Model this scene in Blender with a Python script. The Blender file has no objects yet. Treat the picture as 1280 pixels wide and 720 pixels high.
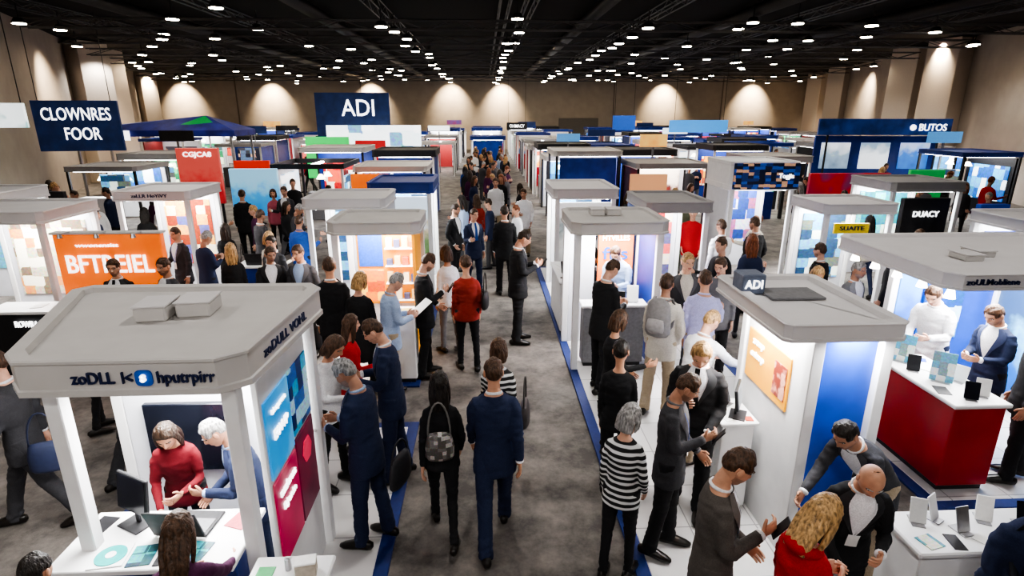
import bpy, bmesh, math, random, numpy as np
from mathutils import Vector, Matrix, noise as MN
from math import sin, cos, pi, radians
random.seed(11)
SC=bpy.context.scene
COL=SC.collection
try: SC.view_settings.look='AgX - High Contrast'; SC.view_settings.exposure=-.35
except Exception: pass
# ---------------------------------------------------------------- materials
MATS={}
def mat(c,rough=.6,metal=0.,emit=0.,noise=30.,var=.12,bump=0.,dist=.01,st=(1,1,1)):
    k=(tuple(round(x,3) for x in c),rough,metal,emit,noise,var,bump,dist,st)
    if k in MATS: return MATS[k]
    m=bpy.data.materials.new("surface"); m.use_nodes=True
    nt=m.node_tree; b=nt.nodes["Principled BSDF"]
    tc=nt.nodes.new("ShaderNodeTexCoord"); n=nt.nodes.new("ShaderNodeTexNoise"); mp=nt.nodes.new("ShaderNodeMapping"); mp.inputs["Scale"].default_value=st
    n.inputs["Scale"].default_value=noise; n.inputs["Detail"].default_value=3
    nt.links.new(tc.outputs["Object"],mp.inputs["Vector"]); nt.links.new(mp.outputs["Vector"],n.inputs["Vector"])
    r=nt.nodes.new("ShaderNodeValToRGB")
    r.color_ramp.elements[0].position=.3; r.color_ramp.elements[1].position=.7
    r.color_ramp.elements[0].color=(*[x*(1-var) for x in c],1)
    r.color_ramp.elements[1].color=(*[min(1,x*(1+var)) for x in c],1)
    nt.links.new(n.outputs["Fac"],r.inputs["Fac"]); nt.links.new(r.outputs["Color"],b.inputs["Base Color"])
    b.inputs["Roughness"].default_value=rough; b.inputs["Metallic"].default_value=metal
    if emit:
        nt.links.new(r.outputs["Color"],b.inputs["Emission Color"]); b.inputs["Emission Strength"].default_value=emit
    if bump:
        bp=nt.nodes.new("ShaderNodeBump"); bp.inputs["Strength"].default_value=bump; bp.inputs["Distance"].default_value=dist
        nt.links.new(n.outputs["Fac"],bp.inputs["Height"]); nt.links.new(bp.outputs["Normal"],b.inputs["Normal"])
    MATS[k]=m; return m
def gmat(cols,scale=2.,emit=.5,kind="noise",stretch=(1,1,1)):
    k=("g",tuple(cols),scale,emit,kind,stretch)
    if k in MATS: return MATS[k]
    m=bpy.data.materials.new("printed_graphic"); m.use_nodes=True
    nt=m.node_tree; b=nt.nodes["Principled BSDF"]; lk=nt.links
    tc=nt.nodes.new("ShaderNodeTexCoord"); mp=nt.nodes.new("ShaderNodeMapping")
    mp.inputs["Scale"].default_value=stretch; mp.inputs["Location"].default_value=(.37,.21,.13)
    lk.new(tc.outputs["Object"],mp.inputs["Vector"])
    if kind=="cells":
        n=nt.nodes.new("ShaderNodeTexVoronoi"); out=n.outputs["Color"]; n.distance='CHEBYCHEV'; n.inputs["Randomness"].default_value=.3
    elif kind=="stripe":
        n=nt.nodes.new("ShaderNodeTexWave"); n.bands_direction='Z'; n.inputs["Distortion"].default_value=0; out=n.outputs["Fac"]
    elif kind=="grad":
        n=nt.nodes.new("ShaderNodeTexNoise"); n.inputs["Detail"].default_value=5; sp=nt.nodes.new("ShaderNodeSeparateXYZ"); lk.new(tc.outputs["Object"],sp.inputs[0])
        ma=nt.nodes.new("ShaderNodeMath"); ma.operation='MULTIPLY_ADD'; lk.new(n.outputs["Fac"],ma.inputs[0]); ma.inputs[1].default_value=.55
        mb=nt.nodes.new("ShaderNodeMath"); mb.operation='MULTIPLY'; lk.new(sp.outputs["Z"],mb.inputs[0]); mb.inputs[1].default_value=.45; lk.new(mb.outputs[0],ma.inputs[2]); out=ma.outputs[0]
    else:
        n=nt.nodes.new("ShaderNodeTexNoise"); n.inputs["Detail"].default_value=2; out=n.outputs["Fac"]
    n.inputs["Scale"].default_value=scale
    lk.new(mp.outputs["Vector"],n.inputs["Vector"])
    r=nt.nodes.new("ShaderNodeValToRGB"); cr=r.color_ramp
    if kind=="cells": cr.interpolation='CONSTANT'
    N=len(cols)
    cr.elements[0].position=0; cr.elements[0].color=(*cols[0],1)
    cr.elements[1].position=.62 if kind=="noise" else .7; cr.elements[1].color=(*cols[-1],1)
    for i in range(1,N-1):
        e=cr.elements.new(.38+.24*i/(N-1) if kind=="noise" else .3+.4*i/(N-1)); e.color=(*cols[i],1)
    lk.new(out,r.inputs["Fac"]); col=r.outputs["Color"]
    if kind=="cells":
        n2=nt.nodes.new("ShaderNodeTexNoise"); n2.inputs["Scale"].default_value=scale*4; n2.inputs["Detail"].default_value=5; lk.new(mp.outputs["Vector"],n2.inputs["Vector"])
        mx=nt.nodes.new("ShaderNodeMix"); mx.data_type='RGBA'; mx.blend_type='OVERLAY'; mx.inputs["Factor"].default_value=.8
        lk.new(col,mx.inputs["A"]); lk.new(n2.outputs["Color"],mx.inputs["B"]); col=mx.outputs["Result"]
    lk.new(col,b.inputs["Base Color"])
    b.inputs["Roughness"].default_value=.35 if kind!="stripe" else .9
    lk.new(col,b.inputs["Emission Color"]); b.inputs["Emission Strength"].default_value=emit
    MATS[k]=m; return m
WHITE=mat((.82,.82,.82),.45,noise=8,var=.03); WALLW=mat((.70,.71,.75),.5,noise=5,var=.04)
ROOF=mat((.58,.56,.54),.55,noise=4,var=.04); FASC=mat((.66,.64,.64),.5,noise=4,var=.03); ROOFD=mat((.36,.35,.35),.55,noise=4,var=.05)
DARK=mat((.015,.015,.018),.5,noise=20,var=.2); BLACKM=mat((.03,.03,.033),.55,noise=20,var=.2)
GREYM=mat((.2,.2,.21),.6); CHROME=mat((.5,.5,.52),.3,metal=.9,noise=40,var=.05)
NAVYS=mat((.014,.03,.10),.4,emit=.45,noise=3,var=.25); BLUE=mat((.02,.08,.48),.45,noise=3,var=.2)
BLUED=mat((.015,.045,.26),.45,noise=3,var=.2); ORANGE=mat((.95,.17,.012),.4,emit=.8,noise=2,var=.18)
RED=mat((.40,.012,.02),.3,noise=4,var=.12); TXW=mat((.9,.9,.9),.5,emit=2.6,var=.02); TXD=mat((.015,.025,.09),.5)
TXB=mat((.01,.1,.5),.5); GREEN=mat((.02,.3,.08),.4,emit=.3); PAPER=mat((.85,.85,.83),.7,noise=60,var=.03)
LAMPG=mat((1,.84,.62),.5,emit=70,var=.01)
SCREEN=gmat([(.02,.05,.1),(.1,.3,.5),(.6,.65,.6),(.1,.12,.1)],4.,1.7,"cells",(1,1,1.4))
SCRD=mat((.01,.012,.02),.15,noise=2,var=.3); TEAL=mat((.02,.4,.38),.35,noise=10)
# ---------------------------------------------------------------- mesh helpers
def mk(V,F,smooth=False,mi=None,name="shape"):
    me=bpy.data.meshes.new(name); me.from_pydata([tuple(v) for v in V],[],[tuple(f) for f in F])
    if smooth: me.polygons.foreach_set("use_smooth",[True]*len(me.polygons))
    if mi is not None: me.polygons.foreach_set("material_index",mi)
    me.update(); return me
BC={}
def boxm(sx,sy,sz,bev=.006):
    k=(round(sx,3),round(sy,3),round(sz,3),bev)
    if k in BC: return BC[k]
    bm=bmesh.new(); bmesh.ops.create_cube(bm,size=1)
    for v in bm.verts: v.co.x*=sx; v.co.y*=sy; v.co.z*=sz; v.co.z+=sz/2
    b=min(bev,.3*min(sx,sy,sz))
    if b>0: bmesh.ops.bevel(bm,geom=bm.edges[:],offset=b,segments=1,affect='EDGES')
    me=bpy.data.meshes.new("panel"); bm.to_mesh(me); bm.free(); BC[k]=me; return me
def cylm(r1,r2,h,seg=20):
    bm=bmesh.new(); bmesh.ops.create_cone(bm,cap_ends=True,segments=seg,radius1=r1,radius2=r2,depth=h)
    for v in bm.verts: v.co.z+=h/2
    me=bpy.data.meshes.new("round"); bm.to_mesh(me); bm.free()
    return me
def inset(poly,d):
    n=len(poly); out=[]
    for i in range(n):
        p0=Vector(poly[i-1]);p=Vector(poly[i]);p1=Vector(poly[(i+1)%n])
        a=(p-p0).normalized(); b=(p1-p).normalized()
        na=Vector((-a.y,a.x)); nb=Vector((-b.y,b.x)); m=(na+nb); k=d/max(.3,m.dot(na))
        out.append(p+m*k)
    return out
def canopym(poly,zb,zt,rim=.09,drop=.035):
    n=len(poly); s=(zt-zb)
    rings=[(.05,zb),(0,zb),(0,zb+s*.16),(.012,zb+s*.19),(.012,zb+s*.86),(0,zb+s*.89),(0,zt-.008),(.01,zt),(rim,zt),(rim+.01,zt-drop)]
    V=[];F=[]
    for d,z in rings: V+=[(p[0],p[1],z) for p in inset(poly,d)]
    for k in range(len(rings)-1):
        for i in range(n):
            j=(i+1)%n; F.append((k*n+i,k*n+j,(k+1)*n+j,(k+1)*n+i))
    F.append(tuple(range((len(rings)-1)*n,len(rings)*n))); F.append(tuple(reversed(range(0,n))))
    return mk(V,F)
def prism(poly,z0,z1):
    n=len(poly); V=[(p[0],p[1],z0) for p in poly]+[(p[0],p[1],z1) for p in poly]
    F=[(i,(i+1)%n,n+(i+1)%n,n+i) for i in range(n)]+[tuple(range(n,2*n)),tuple(reversed(range(n)))]
    return mk(V,F)
def tube(pts,rad,seg=10,side=None):
    P=np.array(pts,float); n=len(P)
    T=np.gradient(P,axis=0); T/=np.linalg.norm(T,axis=1)[:,None]+1e-9
    V=[];F=[]; ref=np.array(side,float) if side is not None else None
    if ref is None:
        ref=np.array([1.,0,0]) if abs(T[0][0])<.8 else np.array([0,1.,0])
    for i in range(n):
        x=ref-T[i]*np.dot(ref,T[i]); x/=np.linalg.norm(x)+1e-9
        if side is None: ref=x
        y=np.cross(T[i],x); r=rad[i]
        a,b=(r if isinstance(r,(tuple,list)) else (r,r))
        for j in range(seg):
            th=2*pi*j/seg; V.append(P[i]+a*cos(th)*x+b*sin(th)*y)
    for i in range(n-1):
        for j in range(seg):
            k=(j+1)%seg; F.append((i*seg+j,i*seg+k,(i+1)*seg+k,(i+1)*seg+j))
    r0=rad[0] if not isinstance(rad[0],(tuple,list)) else min(rad[0]); r1=rad[-1] if not isinstance(rad[-1],(tuple,list)) else min(rad[-1])
    V.append(P[0]-T[0]*r0*.5); V.append(P[-1]+T[-1]*r1*.5); c0=len(V)-2;c1=len(V)-1
    for j in range(seg):
        k=(j+1)%seg; F.append((c0,k,j)); F.append((c1,(n-1)*seg+j,(n-1)*seg+k))
    return V,F
def join(parts):
    V=[];F=[];MI=[]
    for p in parts:
        v,f=p[0],p[1]; m=p[2] if len(p)>2 else 0
        o=len(V); V+=list(v); F+=[tuple(i+o for i in q) for q in f]
        MI+= list(m) if isinstance(m,(list,np.ndarray)) else [m]*len(f)
    return V,F,MI
def remesh(V,F,vox,it=3):
    me=mk(V,F); o=bpy.data.objects.new("tmp",me); COL.objects.link(o)
    r=o.modifiers.new("r","REMESH"); r.mode='VOXEL'; r.voxel_size=vox
    s=o.modifiers.new("s","SMOOTH"); s.factor=.5; s.iterations=it
    dg=bpy.context.evaluated_depsgraph_get(); e=o.evaluated_get(dg)
    m2=bpy.data.meshes.new_from_object(e)
    vv=np.empty(len(m2.vertices)*3); m2.vertices.foreach_get("co",vv); vv=vv.reshape(-1,3)
    ff=[tuple(p.vertices) for p in m2.polygons]
    bpy.data.objects.remove(o); bpy.data.meshes.remove(me); bpy.data.meshes.remove(m2)
    return list(vv),ff
def wrinkle(V,F,k=.006,foc=()):
    V=np.array(V); N=np.zeros_like(V); Fa=np.array([f for f in F if len(f)==4])
    a=V[Fa[:,1]]-V[Fa[:,0]]; b=V[Fa[:,3]]-V[Fa[:,0]]; n=np.cross(a,b)
    for j in range(4): np.add.at(N,Fa[:,j],n)
    N/=np.linalg.norm(N,axis=1)[:,None]+1e-9
    out=[]
    for v,nn in zip(V,N):
        am=k
        for c,r,g in foc:
            d=math.dist(v,c); am+=g*math.exp(-(d/r)**2)
        w=MN.noise(Vector((v[0]*6+3,v[1]*6,v[2]*15)))+.5*MN.noise(Vector((v[0]*16,v[1]*16+5,v[2]*34)))
        w=1-abs(w)*2.2
        out.append(v+nn*am*(w-.3))
    return out
# ---------------------------------------------------------------- objects
def thing(name,label,cat,loc=(0,0,0),rz=0,group=None,mesh=None,mats=()):
    o=bpy.data.objects.new(name,mesh); COL.objects.link(o); o.location=loc; o.rotation_euler=(0,0,radians(rz))
    if mesh: setm(o,mats)
    else: o.empty_display_size=.2
    o["label"]=label; o["category"]=cat
    if group: o["group"]=group
    return o
def setm(o,mats):
    if not isinstance(mats,(list,tuple)): mats=[mats]
    me=o.data
    while len(me.materials)<len(mats): me.materials.append(None)
    for i,m in enumerate(mats):
        o.material_slots[i].link='OBJECT'; o.material_slots[i].material=m
def part(name,par,mesh,mats,loc=(0,0,0),rot=(0,0,0),label=None):
    o=bpy.data.objects.new(name,mesh); COL.objects.link(o); o.parent=par
    o.location=loc; o.rotation_euler=[radians(a) for a in rot]; setm(o,mats)
    if label: o["label"]=label
    return o
def struct(name,mesh,m,loc=(0,0,0),rz=0):
    o=bpy.data.objects.new(name,mesh); COL.objects.link(o); o.location=loc; o.rotation_euler=(0,0,radians(rz)); setm(o,m); o["kind"]="structure"; return o
def clone(root,loc,rz,group=None):
    r=root.copy(); COL.objects.link(r); r.location=loc; r.rotation_euler=(0,0,radians(rz))
    if group: r["group"]=group
    def rec(a,b):
        for c in a.children:
            d=c.copy(); COL.objects.link(d); d.parent=b; rec(c,d)
    rec(root,r); return r
TC={}
def textm(s):
    if s in TC: return TC[s]
    cu=bpy.data.curves.new("t","FONT"); cu.body=s; cu.size=1; cu.extrude=.01; cu.align_x='CENTER'; cu.align_y='CENTER'; cu.offset=.006
    cu.resolution_u=3
    ob=bpy.data.objects.new("t",cu); COL.objects.link(ob)
    dg=bpy.context.evaluated_depsgraph_get(); me=bpy.data.meshes.new_from_object(ob.evaluated_get(dg))
    bpy.data.objects.remove(ob); TC[s]=me; 
    xs=[v.co.x for v in me.vertices]; me["w"]=max(xs)-min(xs)
    return me
FR={'front':(90,0,0),'right':(90,0,90),'left':(90,0,-90),'top':(0,0,0),'back':(90,0,180)}
def letters(par,s,w,h,loc,face='front',m=None,name="lettering"):
    me=textm(s); o=part(name,par,me,m or TXW,loc,FR[face] if isinstance(face,str) else face)
    k=w/me["w"]; o.scale=(k,h/.72 if h else k,1); return o
# ---------------------------------------------------------------- people
def unit(v):
    v=np.array(v,float); return v/(np.linalg.norm(v)+1e-9)
def G(a,b): return math.exp(-(a/b)**2)
def head_surface():
    R,M=36,44; V=[]
    for i in range(R+1):
        ph=-pi/2+pi*i/R
        for j in range(M):
            u=-pi+2*pi*j/M; th=u-.5*sin(u)
            d=np.array([sin(th)*cos(ph),cos(th)*cos(ph),sin(ph)])
            x,y,z=d*np.array([.073,.094,.118])
            dn=max(0,-d[2])
            x*=1-.24*dn**1.3
            if y<0: y*=1-.38*dn
            else:
                y*=.92; y+=.016*dn
                if d[2]>.25: y-=.010*(d[2]-.25)
            if y>0:
                ax=abs(x)
                nose=.024*G(x,.0105+.004*(z<-.02))*math.exp(-((z+.026)/(.034 if z>-.026 else .009))**2)
                eye=-.012*math.exp(-((ax-.031)/.017)**2-((z-.008)/.014)**2)
                lip=.007*math.exp(-(x/.024)**2-((z+.060)/.0085)**2)-.003*math.exp(-(x/.03)**2-((z+.075)/.006)**2)
                brow=.006*math.exp(-((ax-.028)/.024)**2-((z-.030)/.008)**2)
                chin=.010*math.exp(-(x/.024)**2-((z+.098)/.014)**2)
                cheek=.004*math.exp(-((ax-.042)/.018)**2-((z+.02)/.02)**2)-.005*math.exp(-((ax-.045)/.015)**2-((z+.065)/.02)**2)
                y+=(nose+eye+lip+brow+chin+cheek)
            V.append(np.array([x,y,z]))
    F=[]
    for i in range(R):
        for j in range(M):
            k=(j+1)%M; F.append((i*M+j,i*M+k,(i+1)*M+k,(i+1)*M+j))
    return V,F
HV,HF=head_surface()
HMI=[]
for f in HF:
    c=sum(HV[i] for i in f)/4; m=0
    if abs(c[0])<.022 and -.068<c[2]<-.053 and c[1]>.05: m=3
    elif c[1]>-.005 and (c[2]<-.062 or (c[2]<-.04 and (abs(c[0])>.045 or (abs(c[0])<.024)))): m=5
    HMI.append(m)
def ell(c,r,seg=10,rg=6):
    V=[];F=[]
    for i in range(rg+1):
        ph=-pi/2+pi*i/rg
        for j in range(seg):
            th=2*pi*j/seg; V.append(np.array(c)+np.array([cos(ph)*cos(th),cos(ph)*sin(th),sin(ph)])*np.array(r))
    for i in range(rg):
        for j in range(seg):
            k=(j+1)%seg; F.append((i*seg+j,i*seg+k,(i+1)*seg+k,(i+1)*seg+j))
    return V,F
def head_parts():
    P=[(HV,HF,HMI)]
    for s in (-1,1):
        P.append((*ell((s*.075,-.008,-.004),(.009,.019,.031)),0))
        P.append((*ell((s*.031,.0665,.0095),(.0155,.0085,.0080)),2))
        P.append((*ell((s*.031,.0675,.008),(.0130,.0100,.0066)),1))
        P.append((*ell((s*.031,.0765,.008),(.0056,.0025,.0056)),2))
        P.append((*tube([(s*.013,.089,.026),(s*.028,.0885,.032),(s*.047,.074,.026)],[.0024,.0032,.002],6),4))
    return join(P)
HEADJ=head_parts()
def hair_local(style):
    parts=[]; V=[]
    for v in HV:
        x,y,z=v; ax=abs(x)
        t=min(1,max(0,(y+.09)/.17))
        if style in("long","bob"): hl=-.085+ (t**1.6)*.150
        else:
            hl=-.080+(t**.8)*.140
            if y>.0 and ax>.055: hl=min(hl,.0)
            if -.035<y<.012 and ax>.05: hl=.012
        k=min(1,max(0,(z-hl)/(.026 if style!="short" else .035))); k=k*k*(3-2*k)
        d=unit(v); nz=MN.noise(Vector((x*26+7,y*14,z*26)))*.009+MN.noise(Vector((x*70,y*30,z*70+3)))*.006
        top=max(0,d[2])
        V.append(v+d*(-.004+k*((.018 if style!="short" else .010+.010*top)+nz)))
    if style!="bald": parts.append((V,HF,0))
    else:
        keep=[]
        V=[v+unit(v)*.003 for v in HV]
        for f in HF:
            c=sum(HV[i] for i in f)/4
            if c[1]<.0 and -.06<c[2]<.02: keep.append(f)
        parts.append((V,keep,0))
    def wavy(J,k=.006):
        return [v+np.array([k*MN.noise(Vector((v[0]*10,v[1]*10,v[2]*9))),0,0])+unit([v[0],v[1],0])*(k*.8*sin(math.atan2(v[0],-v[1]+.01)*15+v[2]*9)) for v in J[0]],J[1],0
    def cur(zs,ys,A,B):
        Z=[-.06,.01,.10,.20,.29]; return wavy(tube([(0,np.interp(-z,Z,ys),z) for z in zs],[(np.interp(-z,Z,A),np.interp(-z,Z,B)) for z in zs],52,side=(1,0,0)))
    if style=="long":
        parts.append(cur(np.linspace(.06,-.26,14),[-.02,-.042,-.064,-.072,-.068],[.070,.082,.088,.084,.062],[.066,.056,.040,.030,.015]))
        for s in(-1,1): parts.append(wavy(tube([(s*.06,.02,.05),(s*.077,.012,-.02),(s*.081,.008,-.08),(s*.083,.01,-.14),(s*.078,.005,-.21)],[(.02,.03),(.016,.030),(.018,.028),(.016,.024),(.008,.012)],14,side=(1,0,0)),.004))
    if style=="bob":
        parts.append(cur(np.linspace(.06,-.12,9),[-.02,-.045,-.055,-.06,-.06],[.072,.086,.084,.06,.05],[.068,.058,.046,.02,.01]))
        for s in(-1,1): parts.append(wavy(tube([(s*.06,.02,.05),(s*.077,.014,-.02),(s*.079,.01,-.07),(s*.072,.01,-.11)],[(.02,.03),(.017,.030),(.015,.026),(.008,.012)],14,side=(1,0,0)),.004))
    return join(parts)
HAIRS={s:hair_local(s) for s in("short","long","bob","bald")}
A_DOWN=((.10,-.04,-1),(.03,.26,-1)); A_HOLD=((.12,.10,-1),(-.45,.95,.05)); A_PHONE=((.10,.16,-1),(-.48,.85,.40)); A_LOW=((.16,.05,-1),(-.25,.75,-.55))
A_REACH=((.2,.75,-.75),(.0,.9,-.45)); A_SWF=((.10,.26,-1),(.0,.60,-1)); A_SWB=((.12,-.34,-1),(.05,-.02,-1))
A_TALK=((.14,.22,-1),(.15,1,.25)); A_BAG=((.2,-.10,-1),(-.05,.5,-.75)); A_POCK=((.25,-.15,-1),(-.28,.5,-.8))
POSES={
 "stand":dict(L=A_DOWN,R=A_DOWN,nod=5,legs=((3,2,4),(-4,6,7))), "pocket":dict(L=A_DOWN,R=A_POCK,nod=5,yaw=-10,legs=((-4,6,6),(3,2,4))),
 "stand_look":dict(L=A_DOWN,R=A_BAG,nod=15,yaw=25,legs=((-3,5,5),(3,2,4))),
 "phone":dict(L=A_PHONE,R=A_PHONE,nod=28), "look_phone":dict(L=A_LOW,R=A_PHONE,nod=30,yaw=-10,legs=((4,3,5),(-4,5,6))), "read":dict(L=A_HOLD,R=A_HOLD,nod=30,lean=4,legs=((4,2,5),(-4,5,5))),
 "walk":dict(L=A_SWF,R=A_SWB,legs=((-16,12,2),(20,6,2)),lean=2,nod=4),
 "walk_b":dict(L=A_SWB,R=A_BAG,legs=((18,6,2),(-15,12,2)),lean=2,nod=6),
 "reach":dict(lean=14,nod=22,L=A_HOLD,R=A_REACH,legs=((5,3,5),(-5,3,5))), "lean":dict(lean=30,nod=18,L=A_REACH,R=A_REACH,legs=((6,6,6),(-4,2,6))),
 "desk":dict(lean=16,nod=26,L=A_HOLD,R=A_LOW),
 "bend":dict(lean=44,nod=12,L=((.15,.35,-1),(-.1,.6,-.8)),R=((.15,.45,-1),(-.2,.8,-.5)),legs=((8,6,6),(-4,3,6))),
 "talk":dict(L=A_DOWN,R=A_TALK,nod=6,yaw=-8,legs=((4,3,5),(-3,4,6))), "hold":dict(L=A_BAG,R=A_HOLD,nod=8,yaw=12,legs=((-3,4,5),(3,2,5))),
 "hips":dict(L=A_LOW,R=A_TALK,nod=12,yaw=-15)}
PC={}
RING={'m':[(-.23,.186,.136),(-.12,.180,.131),(-.03,.170,.124),(.08,.153,.112),(.25,.168,.120),(.36,.182,.112),(.42,.160,.092),(.465,.105,.074),(.50,.066,.062)],
      'f':[(-.17,.172,.125),(-.05,.160,.118),(.09,.128,.100),(.24,.142,.114),(.30,.148,.120),(.34,.148,.112),(.405,.134,.083),(.45,.08,.060),(.485,.052,.050)]}
def build(pose,sex,low=False):
    key=(pose,sex,low)
    if key in PC: return PC[key]
    p=POSES[pose]; g=sex
    lean=radians(p.get('lean',0)); nod=radians(p.get('nod',0)); yaw=radians(p.get('yaw',0))
    legs=p.get('legs',((2,2,5),(-2,1,5)))
    u=np.array([0,sin(lean),cos(lean)]); f=np.array([0,cos(lean),-sin(lean)]); X=np.array([1.,0,0])
    th,sh=.43,.42
    ank=[];kn=[];hipx=.085 if g=='m' else .078
    for s,(fa,kb,ou) in zip((-1,1),legs):
        a=radians(fa); o=radians(ou); d1=unit([s*sin(o)*.5,sin(a),-cos(a)]); a2=a-radians(kb); d2=unit([s*sin(o)*.2,sin(a2),-cos(a2)])
        h=np.array([s*hipx,0,-.03]); k=h+d1*th; an=k+d2*sh; kn.append((h,k,an)); ank.append(an)
    pz=.085-min(a[2] for a in ank); P=np.array([0,-.35*sin(lean)*.5,pz])
    kn=[tuple(q+P for q in t) for t in kn]
    def T(x,y,z):
        if z<0: return P+x*X+np.array([0,y,z])
        return P+x*X+y*f+z*u
    rings=RING[g]
    def lo(t,i):
        ts=[r[0] for r in rings]; return float(np.interp(t,ts,[r[i] for r in rings]))
    def surf(t,a,off):
        A=lo(t,1)+off;B=lo(t,2)+off
        return T(A*sin(a),B*cos(a),t)
    vox=.03 if low else .013
    tor=lambda k,mx=9:tube([T(0,0,r[0]) for r in rings if r[0]<mx],[(r[1]*k,r[2]*k) for r in rings if r[0]<mx],22,side=X)
    sx=.158 if g=='m' else .134; sz=.415 if g=='m' else .395
    arms=[]
    for s,sp in ((-1,p['L']),(1,p['R'])):
        S=T(s*sx,0,sz); d1=unit([s*sp[0][0],sp[0][1],sp[0][2]]); E=S+d1*.28; d2=unit([s*sp[1][0],sp[1][1],sp[1][2]]); Wp=E+d2*.245
        arms.append((S,E,Wp,d1,d2,s))
    ar=(.058,.056,.047,.047,.040,.037) if g=='m' else (.048,.044,.037,.037,.031,.028)
    tops=[tor(1.0,.47 if g=='m' else .455)]
    body=[tor(.86)]
    for S,E,Wp,d1,d2,s in arms:
        pts=[S-s*X*.03,S+d1*.08,E-d1*.03,E+d2*.03,E+d2*.15,Wp]
        tops.append(tube(pts,ar,12)); body.append(tube(pts[:-1]+[Wp+d2*.02],[a*.68 for a in ar],10))
    nk=T(0,0,.46); hr=lean*.55+nod
    hu=np.array([sin(yaw)*sin(hr),cos(yaw)*sin(hr),cos(hr)]); hf=np.array([sin(yaw)*cos(hr),cos(yaw)*cos(hr),-sin(hr)]); hx=np.cross(hf,hu)
    nt_=T(0,0.005,.52); hc=nt_+hu*.125+hf*.02
    body.append(tube([nk,nt_,hc-hf*.02-hu*.03],[.058 if g=='m' else .046,.052 if g=='m' else .042,.05],12))
    for h,k,an in kn: body.append(tube([h+np.array([0,0,.03]),(h+k)/2,k,(k+an)/2,an-np.array([0,0,.01])],[.06,.048,.033,.028,.026],10))
    kq=1 if g=='m' else .85
    tr=[tube([P+np.array([0,0,.05]),P,P-np.array([0,0,.1])],[(.130*kq,.098*kq),(.150*kq,.114*kq),(.132,.112)],16,side=X)]
    lr=(.090,.082,.066,.061,.062) if g=='m' else (.086,.072,.052,.044,.040)
    for h,k,an in kn: tr.append(tube([h+np.array([0,0,.02]),h*.5+k*.5,k,k*.5+an*.5,an+np.array([0,0,-.03])],lr,12))
    R=np.array([hx,hf,hu]).T
    def tf(J): return [hc+R@np.array(v) for v in J[0]],J[1],J[2]
    def hands():
        out=[]
        for S,E,Wp,d1,d2,s in arms:
            n=np.array([-s*1.,.0,.25]); n=unit(n-d2*np.dot(n,d2)); sd=np.array([0,.7,1.]); sd=unit(sd-d2*np.dot(sd,d2)-n*np.dot(sd,n))
            w=Wp+d2*.005
            out.append(tube([w-d2*.02,w+d2*.02,w+d2*.06,w+d2*.09],[(.024,.018),(.032,.016),(.040,.015),(.036,.012)],10,side=sd))
            bent=(abs(d2[2])<.75); c0=.55 if bent else .3
            for i,(of,L) in enumerate(((.029,.068),(.010,.078),(-.010,.072),(-.028,.056))):
                q=w+d2*.082+sd*of; pts=[q-d2*.01]; a=c0*.5
                for kk in range(3):
                    q=q+(d2*cos(a)+n*sin(a))*L/3*1.1; pts.append(q.copy()); a+=c0
                out.append(tube(pts,[.0095,.0092,.0085,.0065],6))
            q=w+d2*.025+sd*.026; t1=unit(sd*.8+d2*.7+n*.3); q2=q+t1*.032; q3=q2+unit(d2*.9+sd*.25+n*.5)*.03
            out.append(tube([q-t1*.01,q2,q3],[.0125,.0105,.008],6))
        return out
    def shoe(i):
        h,k,an=kn[i]; pitch=0
        if an[2]>.11: pitch=min(.7,(an[2]-.085)/.16*1.1)
        V,F=tube([(0,-.085,.045),(0,-.05,.05),(0,.02,.055),(0,.09,.04),(0,.15,.03),(0,.19,.022)],[(.03,.035),(.04,.045),(.044,.05),(.046,.038),(.042,.028),(.022,.018)],12,side=(1,0,0))
        out=[]
        for v in V:
            v=np.array(v); v[2]=max(v[2],0.)
            y,z=v[1],v[2]-.085
            y2=y*cos(pitch)+z*sin(pitch); z2=-y*sin(pitch)+z*cos(pitch)
            sg=-1 if i==0 else 1; xr=v[0]+sg*.12*y2
            out.append(np.array([an[0]+xr,an[1]+y2,max(.0,an[2]+z2)]))
        return out,F
    HJ=tf(HEADJ)
    hairs={k:tf(J) for k,J in HAIRS.items()}
    bV,bF=remesh(*join(body)[:2],vox,4)
    tV,tF=remesh(*join(tops)[:2],vox*1.05,3); rV,rF=remesh(*join(tr)[:2],vox*1.05,3)
    if not low:
        foc=[(a[1],.09,.009) for a in arms]+[(a[0]-np.array([0,0,.1]),.09,.004) for a in arms]
        tV=wrinkle(tV,tF,.0048,foc); rV=wrinkle(rV,rF,.004,[(k[1],.1,.006) for k in kn]+[(k[2],.1,.009) for k in kn])
    D={}
    if low:
        for hs in ("short","long"):
            V,F,MI=join([(HJ[0],HJ[1],0),(tV,tF,1),(rV,rF,2),(*shoe(0),3),(*shoe(1),3),(hairs[hs][0],hairs[hs][1],4),(*tube([nk,nt_,hc-hu*.03],[.05,.05,.05],8),0)]+[(*h,0) for h in hands()])
            me=mk(V,F,True,MI); D[hs]=me
    else:
        V,F,MI=join([(bV,bF,0),HJ]+[(*h,0) for h in hands()]); D['body']=mk(V,F,True,MI)
        D['top']=mk(tV,tF,True); D['bottom']=mk(rV,rF,True)
        D['shoe']=[mk(*shoe(0),True),mk(*shoe(1),True)]
        D['hair']={k:mk(J[0],J[1],True) for k,J in hairs.items()}
        D['cuff']=[mk(*tube([a[2]-a[4]*.01,a[2]+a[4]*.006,a[2]+a[4]*.014],[ar[5]*.93,ar[5]*.95,ar[5]*.8],12),True) for a in arms]
        def strip(fn,rows,cols):
            V=[];F=[]
            for i in range(rows+1):
                for j in range(cols+1): V.append(fn(i/rows,j/cols))
            for i in range(rows):
                for j in range(cols): a=i*(cols+1)+j; F.append((a,a+1,a+cols+2,a+cols+1))
            return V,F
        t1=.485 if g=='m' else .465; t0=.14
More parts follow.
